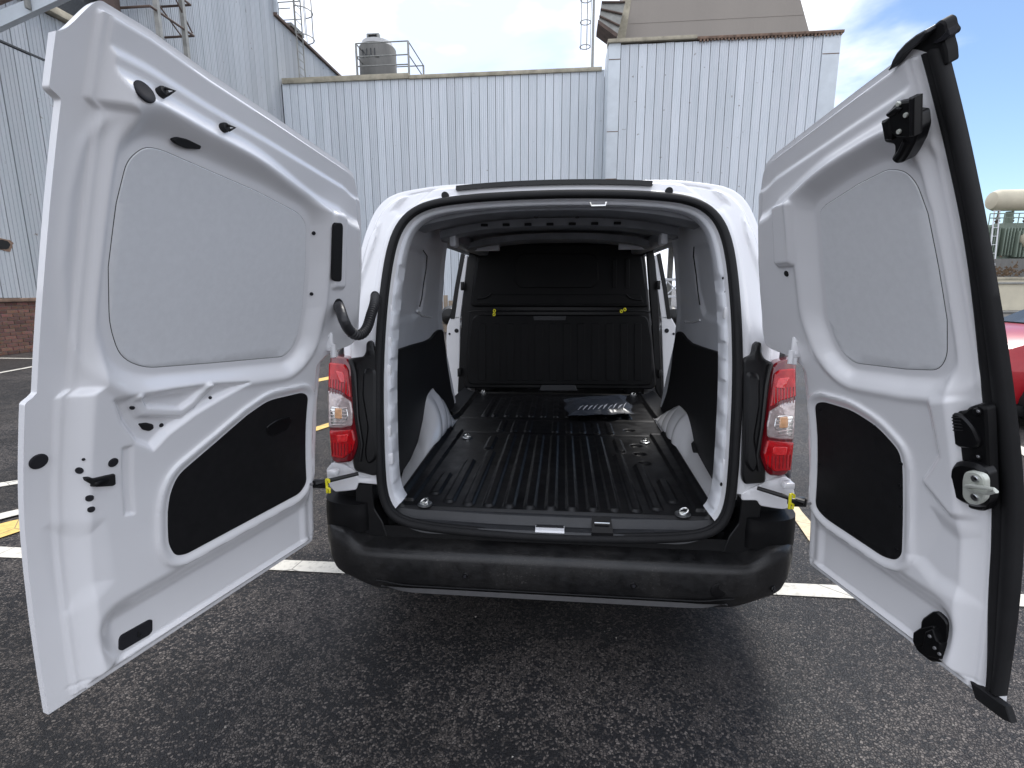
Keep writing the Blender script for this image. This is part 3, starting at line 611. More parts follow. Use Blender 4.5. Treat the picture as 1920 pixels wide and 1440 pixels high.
for k in range(9): f_ = k/8; mb.tube([(x0-.75-.4+.5*f_, YX-1.2+f_, zb_-1.2+(zc-.6-zb_+1.2)*f_), (x0-.45-.4+.5*f_, YX-1.2+f_, zb_-1.2+(zc-.6-zb_+1.2)*f_)], .02, 5)
mb.build('ladder', M['wht'], tr)
MB().box((x0-1.5, YX-1, 0), (x1+6, YX+4, zb_-.02)).build('plinth', M['tank'], tr, False)
hd = MB()
for k in range(900):
    x_ = random.uniform(19.5, 34); z_ = 1.9+abs(random.gauss(0, .28)); y_ = random.uniform(29, 31); s_ = random.uniform(.05, .14)
    a_ = random.uniform(0, 3.1); hd.add([(x_-s_*math.cos(a_), y_-s_*math.sin(a_), z_), (x_+s_*math.cos(a_), y_+s_*math.sin(a_), z_+s_*.4), (x_, y_, z_+s_*1.5)], [(0, 1, 2)])
M['leaf'] = mat('dry_scrub_leaf', (.13, .085, .05), .8, noise=.5, nscale=8)
o = hd.build('scrub', M['leaf'], smooth=False); o['kind'] = 'stuff'; tag(o, 'brown dry scrub growing behind the cream wall', 'scrub')
MB_ = MB().box((19, 28.9, 0), (45, 31.2, 1.8)).build('soil_bank', M['tank']); MB_['kind'] = 'structure'
# --- seen through the side doors
wf = thing('site_gate', 'white lattice steel gate seen through the right side doorway', 'gate', (6.6, 25, 0))
YG = 20.; gx0, gx1 = 4.2, 9.3
gz1, gz0 = atY(1260, 524, YG)[2], atY(1260, 556, YG)[2]
for z_ in (gz0, gz1): MB().box((gx0, YG-.04, z_-.05), (gx1, YG+.04, z_+.05), .01).build('rail', M['wht'], wf)
xs = np.linspace(gx0, gx1, 8)
for i, x_ in enumerate(xs): MB().box((x_-.04, YG-.03, .2), (x_+.04, YG+.03, gz1-.06), .01).build('upright', M['wht'], wf)
mb = MB()
for i in range(7):
    mb.tube([(xs[i], YG, gz0), (xs[i+1], YG, gz1)], .03, 5); mb.tube([(xs[i], YG+.02, gz1), (xs[i+1], YG+.02, gz0)], .03, 5)
mb.build('lattice', M['wht'], wf)
# --- red car partly in frame at the right
def car():
    c = thing('parked_car', 'small red hatchback parked beyond the right van door edge', 'car', (0, 0, 0))
    ox, oy = -.84, -1.95
    Lc, Wc = 3.9, 1.68
    # cross sections along y (length), body sides with shoulder
    ys = [0, .06, .25, .6, 1.2, 2.0, 2.9, 3.4, 3.75, 3.9]; hood = [.60, .86, .95, .98, 1.0, .98, .95, .88, .72, .55]; ins = [.16, .06, .02, .0, .0, .0, .0, .03, .12, .30]
    vs = []; nprof = 12
    for y, h, i_ in zip(ys, hood, ins):
        half = [(i_+.06, .20), (i_+.01, .34), (i_, .56), (i_+.015, h-.16), (i_+.06, h-.04), (i_+.22, h)]
        pts = half+[(Wc-a, b) for a, b in half[::-1]]
        vs += [(ox+a, oy+y, b) for a, b in pts]
    fs = [(i*nprof+k, i*nprof+k+1, (i+1)*nprof+k+1, (i+1)*nprof+k) for i in range(len(ys)-1) for k in range(nprof-1)]+[tuple(range(nprof))[::-1], tuple((len(ys)-1)*nprof+k for k in range(nprof))]
    fs += [(i*nprof, (i+1)*nprof, (i+1)*nprof+nprof-1, i*nprof+nprof-1) for i in range(len(ys)-1)]
    o = mesh_obj('body', vs, fs, M['redcar'], c); md = o.modifiers.new('b', 'BEVEL'); md.width = .015; md.segments = 2
    # cabin
    cs = [(.12, .93, .16), (.40, 1.30, .26), (.9, 1.38, .28), (2.0, 1.36, .28), (2.75, .97, .18)]
    vs = []
    for y, h, i_ in cs: vs += [(ox+.12, oy+y, .90), (ox+i_, oy+y, h-.06), (ox+i_+.1, oy+y, h), (ox+Wc-i_-.1, oy+y, h), (ox+Wc-i_, oy+y, h-.06), (ox+Wc-.12, oy+y, .90)]
    fs = [(i*6+k, i*6+k+1, (i+1)*6+k+1, (i+1)*6+k) for i in range(4) for k in range(5)]+[(5, 4, 3, 2, 1, 0), tuple(24+k for k in range(6))]
    mesh_obj('window_glass', vs, fs, M['glass'], c)
    MB().grid(lambda u, v: (ox+.24+u*(Wc-.48), oy+.42+v*1.62, 1.40-.03*(2*u-1)**2), 8, 8).build('roof', M['redcar'], c)
    for s in (.20, Wc-.20): MB().tube([(ox+s, oy+.10, .93), (ox+s+(.06 if s < 1 else -.06), oy+.42, 1.36)], .045, 8).build('pillar', M['redcar'], c)
    MB().box((ox+.03, oy-.05, .16), (ox+Wc-.03, oy+.3, .40), .05).build('bumper', M['plastic'], c)
    MB().box((ox+.10, oy+.01, .62), (ox+.34, oy+.14, .84), .03).build('tail_lamp', M['red'], c)
    MB().box((ox+Wc-.34, oy+.01, .62), (ox+Wc-.10, oy+.14, .84), .03).build('tail_lamp', M['red'], c)
    for s in (.06, Wc-.06):
        for y in (.72, 3.15):
            w = MB().lathe([(.22, -.09), (.29, -.085), (.30, 0), (.29, .085), (.22, .09)], (ox+s, oy+y, .30), 28, 'x').build('wheel', M['tyre'], c)
            MB().lathe([(.19, -.095), (.05, -.10), (.05, .10), (.19, .095)], (ox+s, oy+y, .30), 20, 'x').build('rim', M['silver'], w)
    MB().box((ox-.012, oy+.15, .50), (ox+.02, oy+3.4, .53), .008).build('side_rub_strip', M['redcar'], c)
    MB().box((ox+.02, oy+.3, .12), (ox+Wc-.02, oy+3.7, .24), .02).build('sill', M['plastic'], c)
    c.location = (5.95, 4.25, 0); c.rotation_euler = (0, 0, math.pi/2)
car()
# timber screen seen through the left side doorway
tf = thing('timber_screen', 'weathered upright timber boards seen through the left side doorway', 'fence', (-4.6, 14, 0))
for k in range(34):
    x_ = -6.6+k*.155; MB().box((x_, 14, .0), (x_+.13, 14.04, 1.05+random.uniform(-.12, .10)), .004).build('board', M['timber'], tf)
MB().box((-6.6, 14.05, .55), (-1.35, 14.12, .65)).build('rail', M['timber'], tf, False)
# ================================================================ THE VAN
van = thing('panel_van', 'white panel van with both rear doors wide open showing its black lined load space', 'van', (0, 0, 0))
def zi(mid): return mid
# ---- aperture seal path in (x, z) on the rear face
seal_px = [(718, 880), (714, 790), (711, 700), (713, 620), (716, 560), (723, 490), (733, 448), (748, 415), (772, 392), (805, 379), (850, 372), (920, 366), (1050, 362), (1170, 364), (1250, 369), (1293, 377), (1325, 392), (1346, 415), (1360, 445), (1371, 500), (1380, 570), (1386, 640), (1388, 720), (1387, 800), (1383, 900), (1378, 950), (1368, 980), (1345, 1002), (1300, 1012), (1200, 1014), (1050, 1010), (900, 999), (800, 987), (755, 975), (733, 955), (722, 920)]
seal = [pS(*q, .02) for q in seal_px]
seal = [np.array(p) for p in seal]
# make it symmetrical (mean of both halves)
SL = resample(chaikin(seal, 2), 240, True)
cz_ = SL.mean(0)
def sym(P, cx):
    c = np.array([cx, 1.12]); th = np.linspace(0, 2*math.pi, 360, endpoint=False)
    A = P-c; an = np.arctan2(A[:, 1], A[:, 0]); r = np.hypot(A[:, 0], A[:, 1]); k = np.argsort(an); an, r = an[k], r[k]
    R_ = lambda t: np.interp((t+np.pi) % (2*np.pi)-np.pi, np.r_[an-2*np.pi, an, an+2*np.pi], np.r_[r, r, r])
    rr = (R_(th)+R_(np.pi-th))/2
    return np.stack([rr*np.cos(th), 1.12+rr*np.sin(th)], 1)
SL = sym(SL, (SL[:, 0].max()+SL[:, 0].min())/2)
SL = resample(SL, 220, True)
def offset_loop(P, d):
    n = len(P); out = []
    for i in range(n):
        t = P[(i+1) % n]-P[i-1]; t /= np.linalg.norm(t); out.append(P[i]+np.array([t[1], -t[0]])*d)   # + outwards for CCW
    return np.array(out)
def ring_mesh(rings, close=True):
    """rings: list of lists of 3D points, consecutive ones are bridged"""
    n = len(rings[0]); vs = [p for r in rings for p in r]; fs = []
    for i in range(len(rings)-1):
        for k in range(n if close else n-1): fs.append((i*n+k, i*n+(k+1) % n, (i+1)*n+(k+1) % n, (i+1)*n+k))
    return vs, fs
def Sring(P, t, inn=0.): return [(p[0], float(Ys(p[0], p[1]))-t+inn, p[1]) for p in P]
# rubber seal: two beads and a lip
prof = []
for a in np.linspace(0, 2*math.pi, 13)[:-1]: prof.append((.000+.0140*math.cos(a), .020+.0135*math.sin(a)))
rings = [Sring(offset_loop(SL, d), t) for d, t in prof+prof[:1]]
mesh_obj('door_seal', *ring_mesh(rings), M['rubber'], van, True, 60)
prof = [(-.010+.0075*math.cos(a), .008+.011*math.sin(a)) for a in np.linspace(0, 2*math.pi, 11)]
mesh_obj('door_seal', *ring_mesh([Sring(offset_loop(SL, d), t) for d, t in prof]), M['rubber'], van, True, 60)
# jamb: thin bright flange and the notched inner pillar return, same paint with its shade put into a greyer tone
def jamb(prof, notch=False):
    rings = []
    sc_ = np.cumsum(np.r_[0, np.linalg.norm(np.diff(SL, axis=0), axis=1)])
    for q, (d, t) in enumerate(prof):
        P = offset_loop(SL, d)
        if notch and 1 <= q <= 3:
            w_ = np.array([float(ss(math.sin(c/.115*2*math.pi), -.25, .25))*.007 if abs(SL[i][0]) > .5 and SL[i][1] < 1.45 else 0. for i, c in enumerate(sc_)])
            N_ = (offset_loop(SL, 1.)-SL); P = P+N_*w_[:, None]
        rings.append(Sring(P, t))
    vs, fs = ring_mesh(rings); n = len(SL); return vs, [f for f in fs if all(SL[i % n][1] > .548 for i in f)]
SLD = SL; SL = resample(SL, 440, True)
mesh_obj('aperture_flange', *jamb([(-.004, .010), (-.012, .008), (-.0155, -.004), (-.018, -.024), (-.019, -.030)]), M['paint'], van, True, 30)
mesh_obj('inner_pillar', *jamb([(-.019, -.030), (-.029, -.034), (-.033, -.040), (-.035, -.062), (-.033, -.10), (-.018, -.135), (-.006, -.15)], True), M['paint_in'], van, True, 30)
SL = SLD
# ---- rear outer frame of the body (white), from seal out to the corner line
outer_px_L = [(640, 905), (650, 870), (668, 800), (672, 700), (674, 640), (676, 560), (680, 480), (690, 420), (712, 382), (736, 362), (790, 352), (860, 341), (960, 337), (1050, 336)]
oL = [pS(*q, 0.) for q in outer_px_L]
oL = [(-abs(p[0]), p[1]) for p in oL]; oL[-1] = (0, oL[-1][1])
bw = [(-.80, .66), (-.80, .70), (-.79, .80), (-.785, .95), (-.785, 1.08)]
0 and print('outer', [tuple(np.round(p, 3)) for p in oL])
zt0 = oL[-1][1]
half = bw+[(-.80, 1.17), (-.785, 1.28), (-.765, 1.42), (-.742, 1.53), (-.722, 1.605), (-.690, 1.680), (-.634, 1.726), (-.53, 1.745), (-.40, 1.759), (-.20, zt0-.004), (0, zt0)]
OUT = half+[(-x, z) for x, z in half[::-1][1:]]
OUT = resample(np.array(chaikin(OUT, 1, False)), 180)[::-1]
# matching seal points from right bottom round the top to the left bottom
kk = [i for i in range(len(SL)) if SL[i][1] > .66]; SLt = SL[kk]
an = np.arctan2(SLt[:, 0], 1.12-SLt[:, 1]) % (2*math.pi); SLt = SLt[np.argsort(an)]   # from the right foot over the top to the left foot
A_ = resample(SLt, 180)
def frame_fn(u, v):
    i = u*179; i0 = int(min(i, 178)); f = i-i0; a = A_[i0]*(1-f)+A_[i0+1]*f; b = OUT[i0]*(1-f)+OUT[i0+1]*f; p = a*(1-v)+b*v
    wd = np.linalg.norm(b-a)
    t = -.004+.014*ss(v, .0, .06)-.008*ss(v, .22, .30)-.022*ss(v, .66, .76)*(1 if p[1] > 1.1 else .4)
    # pressed triangle in the upper corner
    cx, cz = abs(p[0]), p[1]; tri = float(sd_poly(np.array([cx]), np.array([cz]), [(.46, 1.735), (.565, 1.715), (.615, 1.655), (.57, 1.63), (.50, 1.70)])[0]); t -= .020*float(ss(-tri, -.004, .006))
    tri = float(sd_poly(np.array([cx]), np.array([cz]), [(.66, 1.60), (.70, 1.55), (.755, 1.35), (.78, 1.2), (.755, 1.2), (.71, 1.4), (.665, 1.55)])[0]); t += .014*float(ss(-tri, -.004, .004))
    e = float(ss(v, .90, 1.)); Y = float(Ys(p[0], p[1]))-t+.03*e*e
    return (p[0], Y, p[1])
mb = MB(); mb.grid(frame_fn, 260, 26); mb.build('rear_frame', M['paint'], van, True, 60)
# ---- body shell: outer sides, roof
def xo(z): return float(np.interp(z, [.25, .45, .6, 1.05, 1.17, 1.28, 1.42, 1.55, 1.645, 1.712], [.80, .83, .835, .835, .80, .785, .765, .735, .70, .64]))
def xo2(z): return float(np.interp(z, [.25, .45, .6, 1.05, 1.17, 1.30, 1.45, 1.60, 1.68, 1.712], [.82, .86, .872, .872, .855, .825, .785, .735, .69, .64]))
def roofz(x, y): 
    base = zt0-.047*(abs(x)/.63)**2.2
    return base+.02*math.sin(min(max(y-.2, 0), 2.2)/2.2*math.pi*.5)*1.5
mb = MB(); y0r = float(Ys(0, 1.76))+.03
mb.grid(lambda u, v: (-.63+1.26*u, y0r+.02+v*(2.95-y0r), roofz(-.63+1.26*u, y0r+v*2.7)-.002), 24, 24)
for s in (-1, 1):
    mb.tube([(s*.60, y0r+.1, roofz(.6, .3)+.012), (s*.585, 1.5, roofz(.585, 1.5)+.03), (s*.56, 2.9, roofz(.56, 2.9)+.01)], .012, 8)
mb.build('roof', M['paint'], van)
def side_shell(sd):
    mb = MB(); sid = lambda y, z, t: (sd*(xo2(z)+t), y, z)
    def rear(u, v):
        z = .36+v*(1.712-.36); ya = float(Ys(.79, z))+.035; yb = float(np.interp(z, [.36, .6, 1.1, 1.4, 1.6, 1.72], [1.55, 1.5, 1.22, 1.1, 1.0, .98]))
        if z < .62: ya = .05
        y = ya+u*(yb-ya); x = xo(z)*(1-ss(u, 0, .25))+xo2(z)*ss(u, 0, .25)
        return (sd*float(x), y, z)
    mb.grid(rear, 20, 30)
    # rail over the side doorway and front body
    mb.grid(lambda u, v: (sd*xo2(1.62+v*.092), .98+u*2.0, 1.62+v*.092+.0), 10, 4)
    mb.grid(lambda u, v: (sd*xo2(.36+v*.14), 1.5+u*.6, .36+v*.14), 4, 3)
    # wheel arch lip
    mb.build('side_panel', M['paint'], van)
    # front quarter and nose
    nb = MB()
    prof = [(3.02, 1.03), (3.25, 1.02), (3.6, .97), (3.9, .86), (4.05, .70), (4.12, .5), (4.08, .3)]
    nb.grid(lambda u, v: (sd*(.865-.09*(u**3)), 3.02+u*1.0, .3+v*(.68-.22*u*u)), 12, 8); nb.build('front_wing', M['paint'], van)
for sd in (-1, 1): side_shell(sd)
nb = MB(); nb.grid(lambda u, v: ((-.865+.09*v**3)*(1-2*u)*1.0, 3.0+v*1.08, 1.03-.06*abs(1-2*u)**3-.22*v**2.2), 16, 12)
nb.grid(lambda u, v: ((-.775)*(1-2*u), 4.02+.07*math.sin(math.pi*u), .3+v*.51), 16, 6); nb.build('bonnet', M['paint'], van)
MB().grid(lambda u, v: ((-.62-.15*(1-v))*(1-2*u), 3.05-.62*v*0+(-.0)+(.0)+(-.08)*v, 1.03+v*.66), 10, 10).build('windscreen', M['glass'], van)
MB().box((-.80, .05, .22), (.80, 4.0, .36)).build('underbody', M['plastic'], van, False)
for s in (-.74, .74):
    for y in (.78, 3.45):
        w = MB().lathe([(.20, -.09), (.29, -.095), (.315, -.07), (.315, .07), (.29, .095), (.20, .09)], (s, y, .315), 36, 'x').build('wheel', M['tyre'], van)
        MB().lathe([(.20, -.10), (.17, -.08), (.05, -.10), (.05, .10), (.17, .08), (.20, .10)], (s, y, .315), 28, 'x').build('rim', M['silver'], w)
# third brake light strip and rubber stops along the top
mt = MB(); sx0, sx1 = pS(857, 348, .0)[0], pS(1222, 342, .0)[0]
def stripfn(u, v): 
    x = sx0+u*(sx1-sx0); z = zt0-.047*(abs(x)/.63)**2.2-.022+v*.017; return (x, float(Ys(x, z))-.020, z)
mt.grid(stripfn, 24, 2); V_ = np.array(mt.v); mt.add([(p[0], p[1]+.03, p[2]) for p in mt.v], []); n_ = len(V_)
for i in range(24): mt.f += [(i, i+1, i+1+n_, i+n_), (50+i+1, 50+i, 50+i+n_, 50+i+1+n_)]
mt.build('brake_light_strip', M['plastic_s'], van, False)
for q in ((835, 368), (1254, 360)):
    a = pS(*q, .01); MB().disc(S(a[0], a[1], .0), (0, -1, .15), .014, .022).build('rubber_stop', M['rubber'], van)
# ---- sill / threshold (dark grey plastic) and lower black closing panel
def sill():
    mb = MB(); hw = .62
    def f(u, v):
        x = (-hw+2*hw*u)*(.865+.135*min(v/.75, 1)); prof = [(-.124, .486), (-.118, .502), (-.112, .508), (-.080, .511), (-.066, .513), (-.060, .520), (-.048, .541), (-.042, .543), (-.02, .543)]
        k = v*(len(prof)-1); i = int(min(k, len(prof)-2)); fr = k-i; y = prof[i][0]*(1-fr)+prof[i+1][0]*fr; z = prof[i][1]*(1-fr)+prof[i+1][1]*fr
        bulge = .016*math.exp(-((abs(x)-.02)/.33)**4); y -= bulge*(1 if v > .45 else 0)
        e = max(abs(2*u-1)-.80, 0)/.20; z += .030*min(e, 1)**2*(1-v*.6) 
        return (x, y, z)
    mb.grid(f, 60, 24); return mb.build('sill_cover', M['plastic_g'], van)
sill()
q = atZ(963, 979, .511); mb = MB(); mb.lathe([(.014, 0), (.014, .004), (.009, .006), (.008, .015), (.004, .017)], tuple(q), 16); mb.build('striker_bolt', M['steel'], van)
q0, q1 = atZ(1004, 990, .511), atZ(1058, 990, .511)
lab = MB().prism([(q0[0], -.118, .5055), (q0[0], -.112, .5115), (q0[0], -.064, .5165), (q0[0], -.058, .5255), (q0[0], -.056, .520), (q0[0], -.064, .510), (q0[0], -.112, .506)], (0, 0, 0), (1, 0, 0), q1[0]-q0[0]).build('sill_label', M['label'], van, False)
MB().box((q0[0]+.002, -.096, .5145), (q1[0]-.002, -.070, .5170)).build('label_band', M['label_k'], lab, False)
q0, q1 = atZ(1106, 990, .515), atZ(1150, 990, .515)
lk = MB().prism([(q0[0]+.004, -.118, .508), (q1[0]-.004, -.118, .508), (q1[0]-.008, -.055, .540), (q0[0]+.008, -.055, .540)], (0, 0, -.010), (0, 0, 1), .016).build('latch_keeper', M['plastic_s'], van, False)
MB().tube([(q0[0]+.014, -.085, .524), (q0[0]+.016, -.092, .538), (q1[0]-.016, -.092, .538), (q1[0]-.014, -.085, .524)], .0035, 8).build('keeper_loop', M['steel'], lk)
# ---- cargo floor liner
ZL = .553
yp = lambda py: float(atZ(1050, py, ZL+.006)[1])
rib_px = [858, 896, 935, 975, 1014.6, 1054, 1091.7, 1131, 1173, 1214.6, 1250]
rx = [atZ(p, 944+(p-858)*.03, ZL)[0] for p in rib_px]; sp_ = (rx[-1]-rx[0])/10; rx = [(i-5)*sp_ for i in range(11)]
Rings = []
for (l, r) in (((797, 943), (1280, 962)), ((876, 818), (1209, 828)), ((906, 735), (1187, 740))):
    a, b = atZ(*l, ZL+.008), atZ(*r, ZL+.008); x = (b[0]-a[0])/2; y = (a[1]+b[1])/2; Rings += [(-x, y), (x, y)]
YF = 2.09; Y0L = -.047
NX, NY = 300, 460
def liner():
    u = np.linspace(-1, 1, NX+1); y = np.linspace(Y0L, YF, NY+1); U, Y = np.meshgrid(u, y); H = np.interp(Y, [-.09, -.05, .0, 1.00, 1.12, 1.20, 1.36, YF], [.555, .578, .585, .612, .66, .665, .635, .635]); X = U*H
    Z = np.full(X.shape, ZL)
    def rib(cx, w, y0, y1, h):
        nonlocal Z
        d = np.sqrt(np.abs(X-cx)**2+np.maximum(np.maximum(y0-Y, Y-y1), 0)**2); Z = np.maximum(Z, ZL+h*(1-ss(d, w*.58, w)))
    for i, cx in enumerate(rx):
        r0 = yp(950)+.008*abs(i-5)/5
        if i in (0, 10): rib(cx, .024, r0+.02, yp(868), .011)
        elif i in (1, 9): rib(cx, .024, r0, yp(850), .011)
        else: rib(cx, .024, r0-.0, yp(817), .011)
        if i not in (4,) and 1 <= i <= 9 or i in (3,): rib(cx, .021, yp(809), yp(791), .010)
        rib(cx, .022, yp(781), yp(746), .011)
    for s in (-1, 1):
        rib(s*.465, .024, yp(930), yp(895), .010); rib(s*.335, .025, yp(842), yp(822), .011); rib(s*.455, .022, yp(781), yp(746), .011)
        for k, py in enumerate((862, 845, 830, 802)):
            d = np.hypot((X-s*.425), (Y-yp(py))*1.1); Z = Z-.012*(1-ss(d, .020, .034))
        Z += .006*ss(np.abs(X), .525, .535)*(Y < 1.0)*(Y > .0)
    Z += .022*ss(np.abs(U), .955, .99)*ss(Y, -.06, -.02)
    Z -= .0025*(1-ss(np.abs(Y-yp(813)), .012, .03))+.002*(1-ss(np.abs(Y-yp(786)), .012, .03))
    Z -= .012*ss(Y0L+.012-Y, 0, .012)
    vs = np.stack([X, Y, Z], -1).reshape(-1, 3); n = NX+1
    j, i = np.meshgrid(np.arange(NY), np.arange(NX), indexing='ij'); a = (j*n+i).ravel()
    fs = np.stack([a, a+1, a+n+1, a+n], 1).tolist()
    return mesh_obj('floor_liner', vs, fs, M['liner'], van, True, 50)
liner()
MB().box((-.69, -.04, .50), (.69, 2.2, ZL-.016)).build('load_floor', M['plastic'], van, False)
for (x, y) in Rings:
    sg = 1 if x > 0 else -1; zr = ZL+.002
    r = MB().lathe([(.028, .0), (.028, .004), (.023, .006), (.008, .003), (.006, .0025)], (x, y, zr), 24).build('lashing_ring', M['metal'], van)
    MB().tube([(x+.015*math.cos(a)+.003*sg, y+.012*math.sin(a), zr+.013+.008*math.sin(a*1+.8)) for a in np.linspace(0, 2*math.pi, 17)], .0032, 7, False).box((x-.012, y-.003, zr+.004), (x+.012, y+.004, zr+.011), .001).build('ring_loop', M['steel'], r)
# grey corner pieces beside the front of the liner
for s in (-1, 1):
    MB().grid(lambda u, v: (s*(.63+.10*u), 1.36+v*.74, .560+.03*u*u+.02*(1-v)*u), 6, 6, s > 0).build('step_cover', M['plastic_g'], van)
# ---- inside walls
SN = {-1: 'left', 1: 'right'}
def inner_side(sd):
    def ye(z): return float(np.interp(z, [.55, .6, .8, 1.11, 1.2, 1.4, 1.5, 1.56, 1.6, 1.68], [1.60, 1.59, 1.48, 1.28, 1.2, 1.1, 1.03, 1.0, .96, .90]))
    yr = lambda z: float(Ys(.66, z))+.12
    fn = W(sd)
    # recess of the pressed panel
    rp = [pW(*q, sd) for q in ([(745, 470), (780, 464), (797, 472), (800, 495), (797, 540), (790, 582), (776, 597), (748, 600)] if sd < 0 else [(1350, 470), (1322, 460), (1302, 463), (1300, 480), (1305, 540), (1318, 590), (1332, 598), (1352, 600)])]
    ya, yb = min(p[0] for p in rp), max(p[0] for p in rp)
    def f(u, v):
        z = .56+v*1.09; y = yr(z)+u*(ye(z)-yr(z)); t = 0.
        d = float(sd_poly(np.array([y]), np.array([z]), rp)[0]); t += -.016*float(ss(-d, -.012, .012))
        t += .055*float(ss(z, 1.16, 1.06))*0
        t += .012*float(ss(1-u, .06, .0))      # edge roll towards the doorway
        return fn(y, z, t)
    mb = MB(); mb.grid(f, 80, 90, sd > 0); mb.build('inner_side_panel', M['paint_in'], van, True, 50)
    # curved highlight crease low down, and the loose black wire
    c = [pW(*q, sd, .004) for q in ([(793, 470), (800, 480), (798, 505), (793, 535), (790, 560), (786, 575)] if sd < 0 else [(1302, 463), (1301, 480), (1306, 515), (1309, 545), (1313, 572)])]
    MB().tube([fn(p[0], p[1], .006) for p in c], .0028, 6).build('wiring', M['rubber'], van)
    mbb = MB(); kx = [(783, 583), (792, 592), (808, 594)] if sd < 0 else [(1312, 600), (1300, 604), (1284, 604)]
    c = [pW(*[k_[0]*.0+k_[0], k_[1]], sd, .004) for k_ in kx]; mbb.tube([fn(p[0], p[1], .002) for p in c], .006, 8); mbb.build('pressed_bead', M['paint'], van)
    # rubber edge round the doorway
    zz = np.linspace(1.62, 1.13, 14); pth = [fn(ye(z)+.012, z, -.004) for z in zz]
    MB().tube(pth, .013, 8).build('doorway_seal', M['rubber'], van)
    # roof side rail over the doorway
    MB().box((sd*.52, .85, 1.60), (sd*.62, 2.12, 1.66), .02).build('roof_rail', M['roof_shade'], van)
    MB().tube([(sd*.615, .97, 1.615), (sd*.612, 1.2, 1.622), (sd*.60, 2.1, 1.60)], .012, 8).build('doorway_seal', M['rubber'], van)
    # black lower trim
    P = [(736, 664), (752, 655), (775, 647), (800, 640), (812, 634), (819, 624), (826, 618), (832, 618), (835, 640), (840, 690), (848, 735), (853, 752), (848, 790), (843, 806), (840, 795), (833, 770), (822, 740), (812, 727), (800, 744), (793, 790), (784, 830), (770, 862), (742, 905), (738, 890), (736, 780)] if sd < 0 else \
        [(1358, 668), (1335, 658), (1310, 650), (1292, 643), (1282, 634), (1275, 624), (1267, 620), (1263, 640), (1258, 690), (1250, 735), (1237, 770), (1240, 790), (1247, 808), (1246, 790), (1252, 772), (1262, 764), (1273, 760), (1288, 776), (1295, 800), (1303, 842), (1318, 870), (1338, 905), (1346, 890), (1352, 790), (1357, 700)]
    Pw = [pW(*q, sd, .02) for q in P]
    patch('lower_side_trim', Pw, fn, -.0, .02, M['trim'], van, .05, .006, 1)
    # wheel arch: loft from the liner edge to the trim opening, ribbed like pressed steel
    idx = list(range(13, 23)); B = [np.array(fn(*Pw[i], .018)) for i in idx][::-1]; B = resample(B, 60)          # rear -> front
    if sd < 0: A0, A1 = np.array([-.594, .03, .585]), np.array([-.594, .0, .585])
    ya_, yb_ = .0, B[-1][1]+.0
    A = [np.array([sd*(.583+.028*k/59), ya_+(max(yb_, 1.06)-ya_)*k/59, .556]) for k in range(60)]
    def arch(u, v):
        k = u*59; i = int(min(k, 58)); fr = k-i; a = A[i]*(1-fr)+A[i+1]*fr; b = B[i]*(1-fr)+B[i+1]*fr
        p = a*(1-v)+b*v; h = b[2]-a[2]; out = math.sin(v*math.pi)*.10*min(h/.25, 1)
        m = np.array([-sd*1., 0, .25]); p = p+m*out*.30
        rb = abs(math.sin(u*math.pi*9.))**.6*.013*float(ss(u, .42, .55))*float(ss(v, .05, .2))*float(ss(1-v, .02, .2)); p = p-np.array([sd, 0, 0])*rb
        return tuple(p)
    mb = MB(); mb.grid(arch, 120, 24, sd < 0); mb.build('wheel_arch', M['paint'], van, True, 60)
    # little slots and holes up the inner pillar
    hp = [(753, 492), (748, 522), (744, 548), (738, 590), (737, 626), (733, 660), (729, 712), (731, 742), (737, 878)] if sd < 0 else [(1345, 522), (1350, 548), (1357, 598), (1361, 634), (1363, 662), (1367, 720), (1366, 760), (1342, 895)]
    for q in hp:
        a = pS(*q, -.10); r_ = .0045 if random.random() < .6 else .003
        MB().disc((a[0], float(Ys(a[0], a[1]))+.034, a[1]), (-sd*.35, -1, 0), r_, .004, 10, 0, r_*1.6).build('access_hole', M['holek'], van)
for sd in (-1, 1): inner_side(sd)
# pressed notches on the inner pillar
for sd in (-1, 1):
    for (px, py) in ([(741, 580), (739, 640), (738, 690), (738, 800), (742, 850)] if sd < 0 else [(1353, 585), (1358, 640), (1360, 700), (1358, 810), (1350, 860)]):
        a = pS(px, py, -.10); MB().box((a[0]-.012, float(Ys(a[0], a[1]))+.028, a[1]-.022), (a[0]+.012, float(Ys(a[0], a[1]))+.05, a[1]+.022), .006).build('pillar_pressing', M['paint'], van)
# ---- roof inside
def ri(x): return 1.700-.045*(abs(x)/.55)**2.5
mb = MB(); mb.grid(lambda u, v: (-.58+1.16*u, .24+1.88*v, ri(-.58+1.16*u)-.0-.012*v), 24, 12, True); mb.build('roof_lining', M['roof_shade'], van)
def bow(name, y0, y1, z, hx, dz, m=M['roof_shade']):
    mb = MB()
    pr = [(y0, .035), (y0+.006, .004), (y0+.02, 0), (y1-.02, 0), (y1-.006, .004), (y1, .035)]
    mb.grid(lambda u, v: (-hx+2*hx*u, pr[int(round(v*5))][0], z-dz*abs(2*u-1)**2.6+pr[int(round(v*5))][1]), 30, 5, True); return mb.build(name, m, van)
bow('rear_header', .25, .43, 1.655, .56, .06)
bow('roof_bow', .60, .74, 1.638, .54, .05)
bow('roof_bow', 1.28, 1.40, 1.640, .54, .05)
for x in (-.33, -.23, -.13, -.03, .07, .17, .27): MB().box((x-.016, .592, 1.640), (x+.016, .602, 1.652), .002).build('bow_slot', M['holek'], van)
for q in ((1005, 407), (1082, 407)):
    a = atZ(*q, 1.637); MB().disc((a[0], a[1], 1.638), (0, -.2, -1), .009, .004, 14).build('bow_hole', M['holek'], van)
